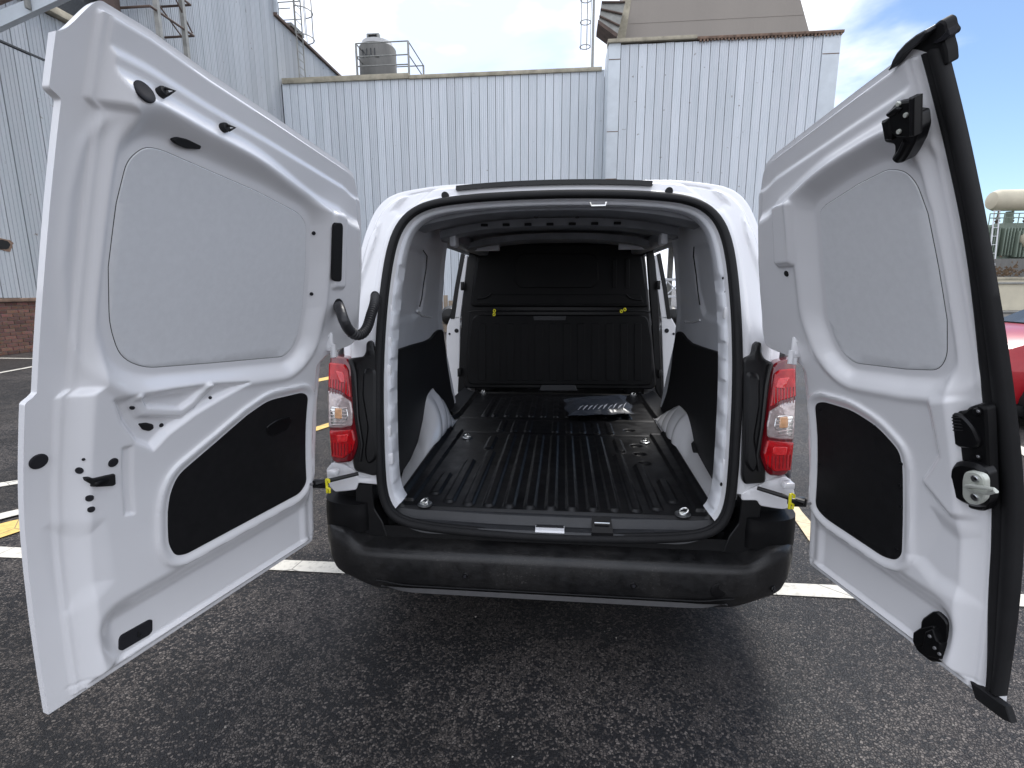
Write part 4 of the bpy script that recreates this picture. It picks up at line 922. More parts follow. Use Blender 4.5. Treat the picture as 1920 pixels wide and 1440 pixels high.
for s in (-1, 1):
    MB().box((s*.38, 1.55, 1.60), (s*.56, 1.60, 1.652), .004).build('roof_bow_end', M['paint_in'], van)
    MB().box((s*.47, .62, 1.555), (s*.50, .70, 1.62), .008).build('gusset', M['paint_in'], van)
a = atZ(1122, 382, 1.655); mb = MB(); mb.tube([(a[0]-.028, a[1]+.01, 1.66), (a[0]-.024, a[1], 1.648), (a[0]+.024, a[1], 1.648), (a[0]+.028, a[1]+.01, 1.66)], .004, 8); mb.build('upper_striker', M['steel'], van)
# ---- bulkhead
YB = 2.1
bk = [(905, 440), (1050, 432), (1205, 440), (1212, 500), (1220, 600), (1229, 700), (1232, 730), (868, 728), (872, 700), (879, 600), (889, 500)]
fB = lambda x, z, t: (x, YB-t, z)
P = [tuple(atY(*q, YB)[[0, 2]]) for q in bk]
patch('bulkhead', P, fB, -.02, .0, M['plastic_s'], van, .2, .01, 1)
up = [tuple(atY(*q, YB)[[0, 2]]) for q in [(915, 458), (1190, 458), (1203, 480), (1214, 560), (1215, 576), (884, 575), (884, 560), (898, 480)]]
ub = patch('upper_bulkhead_panel', up, fB, .002, .035, M['plastic'], van, .06, .012, 1)
lo = [tuple(atY(*q, YB)[[0, 2]]) for q in [(886, 590), (1214, 590), (1222, 640), (1224, 722), (876, 720), (880, 640)]]
lb = patch('lower_bulkhead_panel', lo, fB, .002, .03, M['plastic'], van, .06, .01, 1)
def px2(l, Y=YB): return [tuple(atY(*q, Y)[[0, 2]]) for q in l]
patch('pressed_window', px2([(968, 476), (1120, 476), (1122, 530), (1110, 540), (975, 540), (966, 528)]), fB, .034, .044, M['plastic'], ub, .1, .005, 2)
for x in (1151, 1175): patch('pressed_rib', px2([(x-4, 486), (x+4, 486), (x+4, 540), (x-4, 540)]), fB, .034, .044, M['plastic'], ub, 0, .003, 1)
patch('pressed_band', px2([(900, 552), (1200, 552), (1206, 570), (894, 570)]), fB, .034, .042, M['plastic'], ub, .1, .003, 1)
for l in ([(896, 560), (908, 559), (916, 556), (922, 551)], [(1173, 552), (1179, 558), (1188, 561), (1200, 562)]):
    MB().tube([(p[0], YB-.046, p[1]) for p in px2(l)], .007, 8).build('pressed_bead', M['plastic'], ub)
for x in np.linspace(905, 1195, 12): patch('pressed_rib', px2([(x-7, 606), (x+7, 606), (x+7, 712), (x-7, 712)]), fB, .029, .036, M['plastic'], lb, 0, .003, 1)
patch('handle_recess', px2([(1000, 592), (1062, 592), (1060, 600), (1002, 600)]), fB, .029, .037, M['plastic_g'], lb, 0, .002, 1)
patch('foot_plate', px2([(1016, 720), (1078, 720), (1082, 730), (1012, 730)]), fB, .03, .05, M['plastic_g'], lb, 0, .002, 0)
MB().tube([(p[0], YB-.034, p[1]) for p in px2([(880, 585), (890, 583), (960, 583), (1150, 583), (1205, 582), (1217, 585)])], .005, 8).build('panel_joint_bead', M['plastic_s'], van)
for (cx, cy, r_) in ((927, 586, .1), (1168, 582, 1.1)):
    a = atY(cx, cy, YB-.05); mb = MB()
    pts = [(-.006, 0), (-.006, .016), (0, .022), (.006, .016), (.005, 0), (.006, -.016), (0, -.022), (-.006, -.016)]
    ca_, sa_ = math.cos(r_), math.sin(r_)
    for s_ in (1, -1): mb.tube([(a[0]+(ca_*.0+sa_*.014*s_)+.008*math.cos(t_), YB-.055, a[2]+ca_*.014*s_+.010*math.sin(t_)) for t_ in np.linspace(0, 2*math.pi, 13)], .0045, 6, False)
    mb.build('release_tag', M['yellow'], van)
# black pillar frames between bulkhead and doorway, latch blocks
for sd in (-1, 1):
    PF = [(886, 452), (895, 452), (893, 490), (884, 600), (876, 728), (861, 745), (858, 735), (863, 640), (868, 560), (876, 490)] if sd < 0 else [(1222, 452), (1212, 452), (1214, 490), (1222, 600), (1229, 730), (1240, 752), (1243, 735), (1238, 640), (1235, 560), (1229, 490)]
    patch('door_pillar', px2(PF, 2.12), lambda x, z, t: (x, 2.12-t, z), -.05, .0, M['plastic_s'], van, .2, .005, 1)
    for (u_, v_) in (((868, 536), (862, 697)) if sd < 0 else ((1233, 534), (1236, 700))):
        a = atY(u_, v_, 2.1); MB().box((a[0]-.011, 2.06, a[2]-.034), (a[0]+.013, 2.1, a[2]+.03), .004).build('latch_block', M['plastic_s'], van)
# front doors seen edge-on past the doorway
for sd in (-1, 1):
    mir = lambda l: l if sd < 0 else [(2103-x+(0 if y < 600 else 3), y) for x, y in l]
    Yd = 2.26; fd = lambda x, z, t: (x, Yd-t, z)
    o = patch('front_door', px2(mir([(852, 594), (863, 594), (861, 745), (858, 770), (853, 772), (846, 745), (840, 700), (837, 640), (838, 612), (844, 596)]), Yd), fd, -.06, 0, M['paint'], van, .1, .004, 1)
    patch('shut_face', px2(mir([(872, 478), (877, 480), (870, 540), (863, 597), (852, 597), (860, 540)]), Yd), fd, -.05, 0, M['paint'], o, .1, .003, 1)
    patch('window_frame', px2(mir([(865, 474), (872, 477), (861, 540), (853, 598), (845, 598), (853, 540)]), Yd+.01), fd, -.05, .004, M['plastic_s'], o, .1, .002, 1)
    for (q, r_) in (((856, 620), .017), ((843, 626), .009)):
        a = atY(*mir([q])[0], Yd); MB().disc((a[0], Yd, a[2]), (0, -1, 0), r_, .005, 16).build('hole_plug', M['hole'], o)
    # door skin running forward and glass
    sk = MB(); sk.grid(lambda u, v: (sd*(xo2(.38+v*.66)), 2.28+u*.74, .38+v*.66), 6, 8, sd > 0); sk.build('door_skin', M['paint'], o)
    MB().grid(lambda u, v: (sd*(xo2(1.05+v*.5)-.01), 2.30+u*(.70-.30*v), 1.05+v*.5), 6, 6, sd > 0).build('door_glass', M['glass'], o)
    mr = MB(); c = (sd*1.03, 3.0, 1.10)
    mr.lathe([(.02, -.07), (.075, -.05), (.095, 0), (.10, .035), (.09, .04)], (c[0], c[1]-.0, c[2]), 20, 'y').build('door_mirror', M['plastic_s'], van)
# ---- slid-back side doors
for sd in (-1, 1):
    mb = MB()
    def sl(u, v, o_=.0): z = .42+v*1.25; return (sd*(xo2(z)+.075+o_), .36+.02+u*.78+.18*max(z-1.1, 0), z)
    n0 = MB().grid(lambda u, v: sl(u, v), 8, 24, sd > 0); n1 = MB().grid(lambda u, v: sl(u, v, -.035), 8, 24, sd < 0)
    mb.add(n0.v, n0.f); mb.add(n1.v, n1.f)
    nn = len(n0.v); 
    for i in range(8): mb.f += [(24*9+i, 24*9+i+1, nn+24*9+i+1, nn+24*9+i), (i, i+1, nn+i+1, nn+i)]
    for j in range(24): mb.f += [(j*9, (j+1)*9, nn+(j+1)*9, nn+j*9), (j*9+8, (j+1)*9+8, nn+(j+1)*9+8, nn+j*9+8)]
    sdr = mb.build('sliding_door', M['paint'], van, True, 50)
    MB().box((sd*(xo2(1.0)+.075), .80, .98), (sd*(xo2(1.0)+.11), .98, 1.01), .008).build('door_handle', M['plastic'], sdr)
# ---- bumper
def edgeY(x):   # rear edge of bumper in plan
    a = min(abs(x)/.866, 1); return .05-.255*(1-a**9)**(1/2.5)
BX = .866
def bumper():
    mb = MB(); n = 120
    xs = [BX*math.sin(math.pi/2*k) for k in np.linspace(-1, 1, n+1)]
    def prof(x):
        Y = edgeY(x); k = float(ss(abs(x), .60, .80)); r = .022
        k = float(ss(abs(x), .655, .76)); zt = .452+.046*k; P = [(max(Y+.20, .02) if k > .5 else -.085, zt+.004), (Y+.050, zt), (Y+.026, zt-.0015-.003*k), (Y+.012, zt-.006-.008*k), (Y+.004, zt-.015-.016*k), (Y+.0005, zt-.030-.026*k), (Y-.001, .375), (Y+.006, .335), (Y+.012, .318+.01*k), (Y+.018, .300+.02*k), (Y+.045, .275+.03*k), (Y+.10, .262+.04*k), (Y+.2, .26+.04*k)]
        return P
    m = len(prof(0)); vs = []
    for x in xs:
        for (y, z) in prof(x):
            sx = x*(1-.04*max(.40-z, 0)/.12); vs.append((sx, y, z))
    fs = [(i*m+k, (i+1)*m+k, (i+1)*m+k+1, i*m+k+1) for i in range(n) for k in range(m-1)]
    return mesh_obj('bumper', vs, fs, M['bumper_top'], van, True, 60)
bump = bumper()
# bumper ends run forward to the wheel arch
for sd in (-1, 1):
    MB().grid(lambda u, v: (sd*(.866-.012*v), .03+u*.38, .30+v*.27), 8, 6, sd < 0).build('bumper_end', M['bumper_top'], van)
    # raised corner block
    nx = 14
    def cb(u, v):
        # u across the corner (inner -> outer -> forward), v height
        a = u*1.0; P = resample(np.array(chaikin([(.655, .02), (.665, -.10), (.70, -.128), (.77, -.125), (.845, -.09), (.868, -.02), (.868, .12), (.866, .30)], 2, False)), 60)
        k = a*59; i = int(min(k, 58)); f = k-i; p = P[i]*(1-f)+P[i+1]*f; lean = .014*ss(v, .5, 1.)
        c = np.array([.77, .08]); p = p+(c-p)*float(lean)*1.6
        return (sd*p[0], p[1], .478+.105*v)
    mb = MB(); mb.grid(cb, 60, 10, sd < 0)
    top = [cb(k/60, 1.) for k in range(61)]; cen = (sd*.77, .10, .585); ins_ = [tuple(np.array(p)*.72+np.array(cen)*.28+np.array([0, 0, .008])) for p in top]
    V0, F0 = ring_mesh([top, ins_], False); mb.add(V0, F0); mb.add(ins_+[cen], [(k, k+1, 61) for k in range(60)])
    mb.build('bumper_corner_block', M['plastic'], van, True, 50)
    # dark recess plate between seal and corner block
    pl_ = [(sd*.60, .44), (sd*.70, .44), (sd*.72, .47), (sd*.72, .655), (sd*.655, .655), (sd*.650, .56), (sd*.62, .51)]
    patch('closing_plate', pl_, S, -.04, .004, M['plastic_s'], van, .1, .003, 1)
    for (x, z) in ((.685, .50), (.665, .45)): MB().disc(S(sd*x, z, -.003), (0, -1, 0), .006, .004, 12).build('screw', M['hole'], van)
mb = MB(); mb.grid(lambda u, v: (-.66+1.32*u, -.100+.004*v, .445+v*.052), 30, 4); mb.build('closing_plate', M['plastic_s'], van)
# silver strip, sensors, tow cover
ms = MB(); 
def stf(u, v):
    x = -.60+1.2*u; k = 1-abs(2*u-1)**12; return (x, edgeY(x)-.001+.012*(1-v), .290+.027*v*k+.012*(1-k)+.012*float(ss(abs(x), .5, .62)))
ms.grid(stf, 60, 3); ms.build('bumper_strip', M['silver'], bump)
ms = MB(); ms.tube([(x, edgeY(x)+.004, .322+.012*float(ss(abs(x), .5, .62))) for x in np.linspace(-.62, .62, 40)], .0025, 6); ms.build('bumper_groove', M['holek'], bump)
for (px, py) in ((872, 1080), (1188, 1098), (1437, 1092)):
    a = atY(px, py, edgeY(.3)); 
    if px > 1400: a = atY(px, py, -.12); a[1] = edgeY(a[0])
    z_ = max(a[2], .365)
    nn_ = (0, -1, 0) if px < 1400 else (.75, -.6, 0)
    s0 = MB().disc((a[0], edgeY(a[0])+.003, z_), nn_, .0115, .005, 20).build('parking_sensor', M['plastic_s'], bump); MB().disc((a[0]+nn_[0]*.008, edgeY(a[0])-.002, z_), nn_, .006, .0035, 14).build('sensor_face', M['hole'], s0)
a = atY(1348, 1105, edgeY(.55)); MB().disc((a[0], edgeY(a[0])+.006, .365), (.18, -1, 0), .028, .0065, 28).build('towing_eye_cover', M['plastic'], bump)
# ---- lamps
for sd in (-1, 1):
    LF = lambda x, z, t: S(x, z, t+.012)
    pp = lambda l, t=.02: [pS(*q, t) for q in l]
    if sd < 0:
        outl = [(620, 666), (650, 670), (661, 680), (666, 700), (668, 760), (671, 800), (676, 825), (672, 848), (660, 865), (630, 868), (622, 860), (617, 790), (615, 735), (618, 690)]
        rt_ = [(619, 679), (648, 682), (654, 692), (660, 745), (640, 732), (618, 725)]; cl = [(617, 731), (640, 738), (660, 752), (663, 772), (662, 797), (640, 801), (619, 800)]; rb_ = [(620, 806), (663, 804), (668, 825), (662, 845), (645, 858), (624, 855)]
        hot1 = [(632, 694), (647, 697), (650, 716), (640, 716)]; hot2 = [(634, 814), (656, 812), (654, 826), (636, 827)]; blb = [(622, 760), (654, 764), (656, 782), (648, 793), (624, 797)]
    else:
        outl = [(1490, 672), (1460, 676), (1447, 685), (1443, 705), (1438, 760), (1432, 805), (1425, 840), (1427, 870), (1440, 890), (1465, 893), (1479, 885), (1486, 830), (1490, 760), (1492, 700)]
        rt_ = [(1488, 690), (1460, 692), (1450, 700), (1442, 762), (1462, 750), (1490, 742)]; cl = [(1489, 748), (1464, 755), (1441, 770), (1436, 795), (1437, 818), (1460, 822), (1486, 822)]; rb_ = [(1486, 828), (1437, 824), (1430, 850), (1435, 870), (1450, 882), (1480, 880)]
        hot1 = [(1478, 706), (1456, 708), (1451, 726), (1468, 727)]; hot2 = [(1474, 836), (1447, 835), (1446, 850), (1470, 852)]; blb = [(1484, 776), (1452, 778), (1448, 800), (1456, 812), (1482, 816)]
    hs = patch('tail_lamp', pp(outl), LF, -.05, .014, M['redd'], van, .03, .006, 1)
    patch('red_lens', pp(rt_), LF, .012, .022, M['red'], hs, .03, .004, 1)
    patch('red_lens', pp(rb_), LF, .012, .022, M['red'], hs, .03, .004, 1)
    patch('clear_lens', pp(cl), LF, .012, .022, M['clear'], hs, .03, .004, 1)
    patch('light_guide', pp(hot1), LF, .020, .0245, M['redb'], hs, .03, .002, 2)
    patch('light_guide', pp(hot2), LF, .020, .0245, M['redb'], hs, .03, .002, 2)
    B_ = np.array(pp(blb)); c0, c1 = B_.min(0), B_.max(0)
    patch('bulb_reflector', [tuple(p) for p in B_], LF, .020, .0235, M['steel'], hs, .03, .002, 2)
    cx_ = (c0[0]+c1[0])/2
    patch('bulb', [(cx_-.016, c0[1]+.03), (cx_+.014, c0[1]+.03), (cx_+.014, c1[1]-.004), (cx_-.016, c1[1]-.004)], LF, .020, .027, M['amber'], hs, .02, .003, 2)
    mb = MB()
    for k in range(6): zz_ = c0[1]+(c1[1]-c0[1])*(k+.5)/6; mb.tube([LF(c0[0]+.004, zz_, .025), LF(c1[0]-.004, zz_+.006, .025)], .0016, 5)
    mb.build('lens_ribs', M['clear'], hs)
    for pl__, nm in ((rt_, 'reflex_bar'), (rb_, 'reflex_bar')):
        R_ = np.array(pp(pl__)); a0, a1 = R_.min(0), R_.max(0); mb = MB()
        for k in range(7): xx = a0[0]+(a1[0]-a0[0])*(k+1)/8; mb.tube([LF(xx, a0[1]+.10*(a1[1]-a0[1]), .0225), LF(xx, a0[1]+.52*(a1[1]-a0[1]), .0225)], .0015, 5)
        mb.build(nm, M['redd'], hs)
    # black moulding between lamp and seal
    so = [(690, 642), (696, 637), (702, 642), (705, 660), (716, 667), (716, 880), (706, 890), (668, 880), (664, 862), (674, 830), (664, 760), (660, 690), (654, 672), (684, 668), (689, 660)] if sd < 0 else [(1424, 642), (1418, 640), (1411, 646), (1408, 664), (1390, 672), (1388, 890), (1392, 905), (1432, 902), (1432, 880), (1422, 850), (1432, 770), (1442, 700), (1448, 680), (1430, 672), (1425, 662)]
    lm = patch('lamp_moulding', pp(so, .01), S, -.02, .030, M['plastic_s'], van, .04, .006, 1)
    s2 = [(682, 690), (706, 690), (708, 860), (690, 872), (684, 850), (690, 800), (680, 740)] if sd < 0 else [(1424, 700), (1398, 695), (1396, 870), (1412, 888), (1422, 870), (1414, 820), (1424, 760)]
    patch('moulding_step', pp(s2, .03), S, .025, .040, M['plastic_s'], lm, .04, .008, 2)
    MB().tube([S(p[0], p[1], .034) for p in pp([(664, 676), (670, 700), (674, 780), (682, 830), (678, 862)] if sd < 0 else [(1440, 682), (1432, 720), (1424, 800), (1416, 850), (1420, 880)], .016)], .006, 8).build('moulding_bead', M['plastic_s'], lm)
    # white body ledge under the lamp
    wl_ = [(640, 868), (668, 884), (668, 894), (712, 899), (712, 909), (672, 905), (668, 918), (628, 922), (615, 908), (612, 880), (622, 868)] if sd < 0 else [(1470, 893), (1436, 903), (1390, 925), (1390, 938), (1420, 938), (1425, 948), (1470, 955), (1486, 950), (1490, 925), (1484, 900)]
    patch('body_ledge', pp(wl_, .01), S, -.03, .012, M['paint'], van, .04, .003, 1)
# ================================================================ REAR DOORS
def make_door(sd):
    Hh = np.array([sd*.895, -.114, 0.]); Fr = np.array([-1.101, -.937, 0]) if sd < 0 else np.array([1.026, -.723, 0])
    w = np.linalg.norm(Fr-Hh); d = (Fr-Hh)/w; n = np.array([-d[1], d[0], 0.])
    if n[0]*sd > 0: n = -n
    def fn(u, v, t): p = Hh+d*u+n*(float(brake(v))+t); return (p[0], p[1], v)
    def uv(px, py, t=.05):
        nn = t
        for i in range(40): X = hit(px, py, Hh+n*nn, n); nn = .5*nn+.5*(float(brake(X[2]))+t)
        return (float((X-Hh)@d), float(X[2]))
    ulp = [(.03, .43), (.008, .445), (.0, .47), (.0, .65), (-.010, .70), (-.006, .88), (.015, 1.05), (.025, 1.12), (-.02, 1.155), (-.125, 1.165), (-.150, 1.18), (-.148, 1.22), (-.130, 1.27), (-.105, 1.35), (-.070, 1.44), (-.020, 1.54), (.026, 1.615), (.07, 1.665), (.10, 1.69), (.14, 1.80)]
    vz = np.linspace(.43, 1.84, 400); uz = np.interp(vz, [p[1] for p in ulp], [p[0] for p in ulp]); k_ = np.hanning(9); k_ /= k_.sum(); uz = np.convolve(np.pad(uz, 4, mode='edge'), k_, 'valid')
    ul = lambda v: np.interp(v, vz, uz)
    vt = lambda u: np.interp(u, [-.2, .0, .10, .14, .17, .44, .60, .72, .80, .86], [1.66, 1.67, 1.69, 1.703, 1.708, 1.752, 1.776, 1.798, 1.806, 1.80])-(.055*ss(u, w-.055, w) if sd < 0 else 0.03*ss(u, w-.05, w))
    wr = lambda v: w-.0+(0.010*ss(v, 1.14, 1.18)*0 if sd < 0 else 0)-(.018*(ss(v, 1.15, 1.17)-ss(v, 1.660, 1.675)) if sd < 0 else 0)
    def poly(l, t=.05): return [uv(*q, t) for q in l]
    if sd < 0:
        glass = poly([(270, 275), (300, 280), (480, 358), (560, 400), (574, 420), (572, 500), (566, 580), (555, 640), (535, 668), (400, 680), (270, 690), (225, 670), (205, 610), (203, 500), (218, 380), (238, 300)], .03)
        trimp = poly([(576, 742), (565, 735), (500, 750), (460, 778), (400, 830), (330, 890), (315, 925), (311, 960), (312, 1020), (325, 1042), (345, 1040), (560, 925), (573, 905)], .055)
        dep = poly([(222, 752), (262, 744), (330, 732), (400, 722), (470, 718), (420, 745), (370, 775), (320, 812), (292, 842), (262, 828), (235, 790)], .065)
        ribl = poly([(262, 752), (275, 772), (345, 775), (368, 758), (395, 728)], .06)
        grv = poly([(240, 842), (258, 838), (262, 965), (244, 968)], .075)
        step2 = [(.80, 1.09), (.62, 1.06), (.66, .83), (.80, .80)]
    else:
        glass = poly([(1538, 396), (1548, 385), (1610, 345), (1668, 316), (1700, 322), (1720, 345), (1740, 400), (1760, 500), (1776, 600), (1776, 670), (1760, 694), (1700, 692), (1600, 680), (1575, 655), (1553, 600), (1545, 500)], .03)
        trimp = poly([(1530, 757), (1545, 752), (1600, 768), (1650, 800), (1690, 845), (1696, 875), (1697, 960), (1695, 1040), (1684, 1051), (1660, 1045), (1550, 972), (1531, 950)], .055)
        dep = None; ribl = None; grv = None
    # grid
    NU, NV = (250, 380) if sd < 0 else (190, 380)
    I, J = np.meshgrid(np.linspace(0, 1, NU+1), np.linspace(0, 1, NV+1)); v0 = .436
    vn = v0+(1.80-v0)*J; U = ul(vn)+(wr(vn)-ul(vn))*I; V = v0+(vt(U)-v0)*J
    for _ in range(8): U = .5*U+.5*(ul(V)+(wr(V)-ul(V))*I); V = .5*V+.5*(v0+(vt(U)-v0)*J)
    e = wr(V)-U; hg = U-ul(V); tp = vt(U)-V; bt = V-v0
    P0 = .058; E0 = .0 if sd < 0 else -.012
    glass = [tuple(p) for p in fillet(glass, .03)]; trimp = [tuple(p) for p in fillet(trimp, .03)]
    k1 = .18*ss(e, .045+E0, .055+E0)+.82*ss(e, .060+E0, .098+E0)
    kh = .35*ss(hg, .010, .022)+.65*ss(hg, .035, .075)
    kt = .25*ss(tp, .010, .016)+.20*ss(tp, .050, .066)+.55*ss(tp, .075+.03*ss(w*.6-U, 0, .3), .115+.03*ss(w*.6-U, 0, .3))
    kb = .35*ss(bt, .008, .014)+.65*ss(bt, .020, .048)
    Tt = .012+(P0-.012)*np.minimum(np.minimum(k1, kh), np.minimum(kt, kb))
    # lower panel set back below the trim, with the soft overhang above it
    lowm = ss(e+.035*np.sin((V-.44)*13), .115+E0, .175+E0)
    Tt -= .034*ss(.665-.02*(U/w)-V, .0, .075)*lowm*ss(hg, .03, .09)*ss(kb, .5, 1)
    # window pocket
    g = sd_poly(U, V, glass); Tt = Tt-0*g; mg = ss(.060-g, 0, .046)*np.maximum(ss(kt, .45, .9)*ss(kh, .4, .9)*ss(k1, .2, .8), ss(.02-g, 0, .012)); Tt = Tt*(1-mg)+.030*mg
    Tt += .004*np.exp(-((g-.066)/.010)**2)*ss(kh, .8, 1)*ss(kt, .8, 1)
    # trim pocket and rim
    g2 = sd_poly(U, V, trimp); Tt = np.where(g2 < .004, .0545, Tt); Tt += .005*np.exp(-((g2-.020)/.010)**2)*ss(g2, .004, .012); rim = ss(.05-g2, 0, .03)*ss(g2, .0, .006); Tt = np.maximum(Tt, np.where(g2 < .03, .060+.006*ss(g2, .0, .02), 0)*ss(.045-g2, 0, .02))
    if sd < 0:
        g3 = sd_poly(U, V, dep); Tt -= .020*ss(.004-g3, -.004, .018)
        dd = np.full(U.shape, 9.)
        for a, b in zip(ribl[:-1], ribl[1:]):
            a, b = np.array(a), np.array(b); ab = b-a; t_ = np.clip(((U-a[0])*ab[0]+(V-a[1])*ab[1])/(ab@ab), 0, 1); dd = np.minimum(dd, np.hypot(U-a[0]-ab[0]*t_, V-a[1]-ab[1]*t_))
        Tt += .014*(1-ss(dd, .006, .018))
        g4 = sd_poly(U, V, grv); Tt -= .006*ss(-g4, -.003, .004)
        # pressed step below the handle latch on the free edge side
        g5 = sd_poly(U, V, poly([(120, 1000), (190, 985), (205, 1090), (150, 1150)], .06)); Tt -= .008*ss(-g5, -.02, .03)
    else:
        g5 = sd_poly(U, V, poly([(1740, 960), (1800, 1010), (1800, 1130), (1740, 1090), (1700, 1040)], .07)); Tt -= .010*ss(-g5, -.02, .03)
        g6 = sd_poly(U, V, poly([(1745, 760), (1850, 750), (1862, 975), (1780, 960), (1735, 905), (1765, 860)], .07)); m6 = ss(.02-g6, 0, .02)*ss(e, .055, .085); Tt = Tt*(1-m6)+.070*m6
    Tt -= .0022*np.exp(-((bt-.034)/.0035)**2)*ss(e, .03, .05)+.0018*np.exp(-((e-.030-E0)/.003)**2)*0
    # slot pressing near the hinge side
    sl = poly([(626, 405), (641, 405), (638, 535), (622, 535)] if sd < 0 else [(1462, 392), (1486, 385), (1490, 490), (1466, 492)], .05)
    g7 = sd_poly(U, V, sl); Tt += (.010 if sd < 0 else .014)*ss(.016-g7, 0, .014)
    BR = brake(V)+Tt; X = Hh[0]+d[0]*U+n[0]*BR; Y = Hh[1]+d[1]*U+n[1]*BR
    inn = np.stack([X, Y, V], -1).reshape(-1, 3)
    BO = brake(V)-.006-.014*np.minimum(1, np.minimum(np.minimum(hg, e), tp)/.05); Xo = Hh[0]+d[0]*U+n[0]*BO; Yo = Hh[1]+d[1]*U+n[1]*BO
    outv = np.stack([Xo, Yo, V], -1).reshape(-1, 3); m = NU+1; K = len(inn)
    j, i = np.meshgrid(np.arange(NV), np.arange(NU), indexing='ij'); a = (j*m+i).ravel()
    q = np.stack([a, a+1, a+m+1, a+m], 1); fl = (sd > 0)
    fi = q[:, ::-1] if not fl else q; fo = (q if not fl else q[:, ::-1])+K
    bd = [(x, x+1) for x in range(NU)]+[(NV*m+x+1, NV*m+x) for x in range(NU)]+[((y+1)*m, y*m) for y in range(NV)]+[(y*m+NU, (y+1)*m+NU) for y in range(NV)]
    fb = [(b_, a_, a_+K, b_+K) if fl else (a_, b_, b_+K, a_+K) for a_, b_ in bd]
    door = mesh_obj('rear_door', np.vstack([inn, outv]), fi.tolist()+fo.tolist()+fb, M['paint'], van, True, 50)
    door['label'] = 'wider left rear door swung open' if sd < 0 else 'narrower right rear door swung open with lock and black seal'
    # blanking board in the window pocket
    patch('board_shadow_gap', offset_loop(np.array(glass if sum(glass[i][0]*glass[(i+1) % len(glass)][1]-glass[(i+1) % len(glass)][0]*glass[i][1] for i in range(len(glass))) > 0 else glass[::-1]), .0010).tolist(), fn, .024, .0308, M['rubber'], door, .04, .001, 2)
    patch('blanking_board', glass, fn, .028, .0324, M['felt'], door, .04, .002, 2)
    tb = patch('lower_trim_board', trimp, fn, .050, .061, M['trim'], door, .04, .002, 2)
    return door, fn, uv, w, tb, n, d, Hh
def plug(door, fn, c, n, r, mt_, h=.004, t=.075, el=1.):
    p = fn(c[0], c[1], t); return MB().disc(p, tuple(n), r, h, 20, 0, r*el).build('hole_plug', mt_, door)
# left door --------------------------------------------------
door, fn, uv, w, tb, n, d, Hh = make_door(-1)
from mathutils.bvhtree import BVHTree
_bvh = {}
def on_door(door_, px, py):
    """point of the door's own surface that lies behind a photo pixel (nearest pixel that still hits the door)"""
    if door_.name not in _bvh:
        me = door_.data; _bvh[door_.name] = BVHTree.FromPolygons([v.co[:] for v in me.vertices], [list(p.vertices) for p in me.polygons])
    for r in (0, 4, 8, 14, 22, 34, 50):
        for k in range(8 if r else 1):
            x, y = px+r*math.cos(k*math.pi/4), py+r*math.sin(k*math.pi/4); dd_ = RM.T@np.array([(x-960)/F, -(y-720)/F, 1.])
            loc, nrm, idx, _ = _bvh[door_.name].ray_cast(Vector(CAM), Vector(dd_).normalized())
            if loc is not None:
                if r: loc = hit(px, py, loc, n_side[door_.name])
                return np.array(loc), np.array(nrm)
    return None, None
n_side = {door.name: n}
def dplug(door_, px, py, r, mt_=M['hole'], h=.003, el=1., name='hole_plug'):
    p, nr = on_door(door_, px, py)
    if p is None: print('miss', px, py); return
    if nr@(CAM-p) < 0: nr = -nr
    return MB().disc(tuple(p-nr*.002), tuple(nr), r, h+.002, 20, 0, r*el).build(name, mt_, door_)
dplug(door, 72, 865, .0165); dplug(door, 271, 172, .0185); dplug(door, 149, 882, .0075); dplug(door, 212, 867, .0105); dplug(door, 157, 861, .003)
dplug(door, 168, 934, .0075); dplug(door, 171, 955, .0068); dplug(door, 588, 437, .0055); dplug(door, 584, 551, .0055); dplug(door, 248, 764, .0052); dplug(door, 394, 746, .0042); dplug(door, 302, 797, .0050)
def door_plane(door_, px, py, n_=None):
    """a flat mounting plane lying on the (leaning) door skin at a photo pixel: point, normal"""
    p, nr = on_door(door_, px, py); v = p[2]; sl = float(brake(v+.03)-brake(v-.03))/.06
    nn = n_side[door_.name]-np.array([0, 0, 1.])*sl; return p, nn/np.linalg.norm(nn)
def on_plane(pl, px, py, h): return hit(px, py, pl[0]+pl[1]*h, pl[1])
def pxpatch(name, door_, l, h, mt_, parent=None, bev=.002, rnd=2, up=-.004, base=None):
    """plate on the door whose outline follows photo pixels, thickness h along the mounting plane's normal"""
    p, nrm = base or door_plane(door_, *np.mean(l, 0))
    a = np.cross([0, 0, 1.], nrm); a /= np.linalg.norm(a); b = np.cross(nrm, a); Q = []
    for q in l: X = hit(*q, p+nrm*max(h, 0)*.8, nrm); Q.append(((X-p)@a, (X-p)@b))
    f = lambda x, y, t: tuple(p+a*x+b*y+nrm*t)
    return patch(name, Q, f, up, h, mt_, parent or door_, 0, bev, rnd)
pxpatch('cable_slot', door, [(260, 795), (275, 793), (288, 796), (289, 804), (280, 809), (268, 806)], .004, M['holek'])
hb = pxpatch('latch_opening', door, [(160, 897), (170, 896), (176, 898), (216, 889), (217, 908), (212, 911), (180, 913), (162, 903)], .006, M['holek'], None, .001, 1)
p_, _ = on_door(door, 190, 902); MB().box(tuple(p_+[-.012, -.02, -.006]), tuple(p_+[.010, .012, .006]), .003).build('latch_tongue', M['plastic_s'], hb)
pxpatch('vent_slot', door, [(626, 418), (644, 418), (641, 529), (623, 527)], .003, M['holek'])
pxpatch('top_slot', door, [(322, 262), (332, 257), (352, 261), (378, 274), (376, 280), (350, 279), (330, 271)], .006, M['holek'])
lp = pxpatch('label_plate', door, [(224, 1198), (228, 1191), (280, 1162), (286, 1162), (286, 1183), (281, 1190), (230, 1220), (223, 1218)], .004, M['hole'], None, .001, 1)
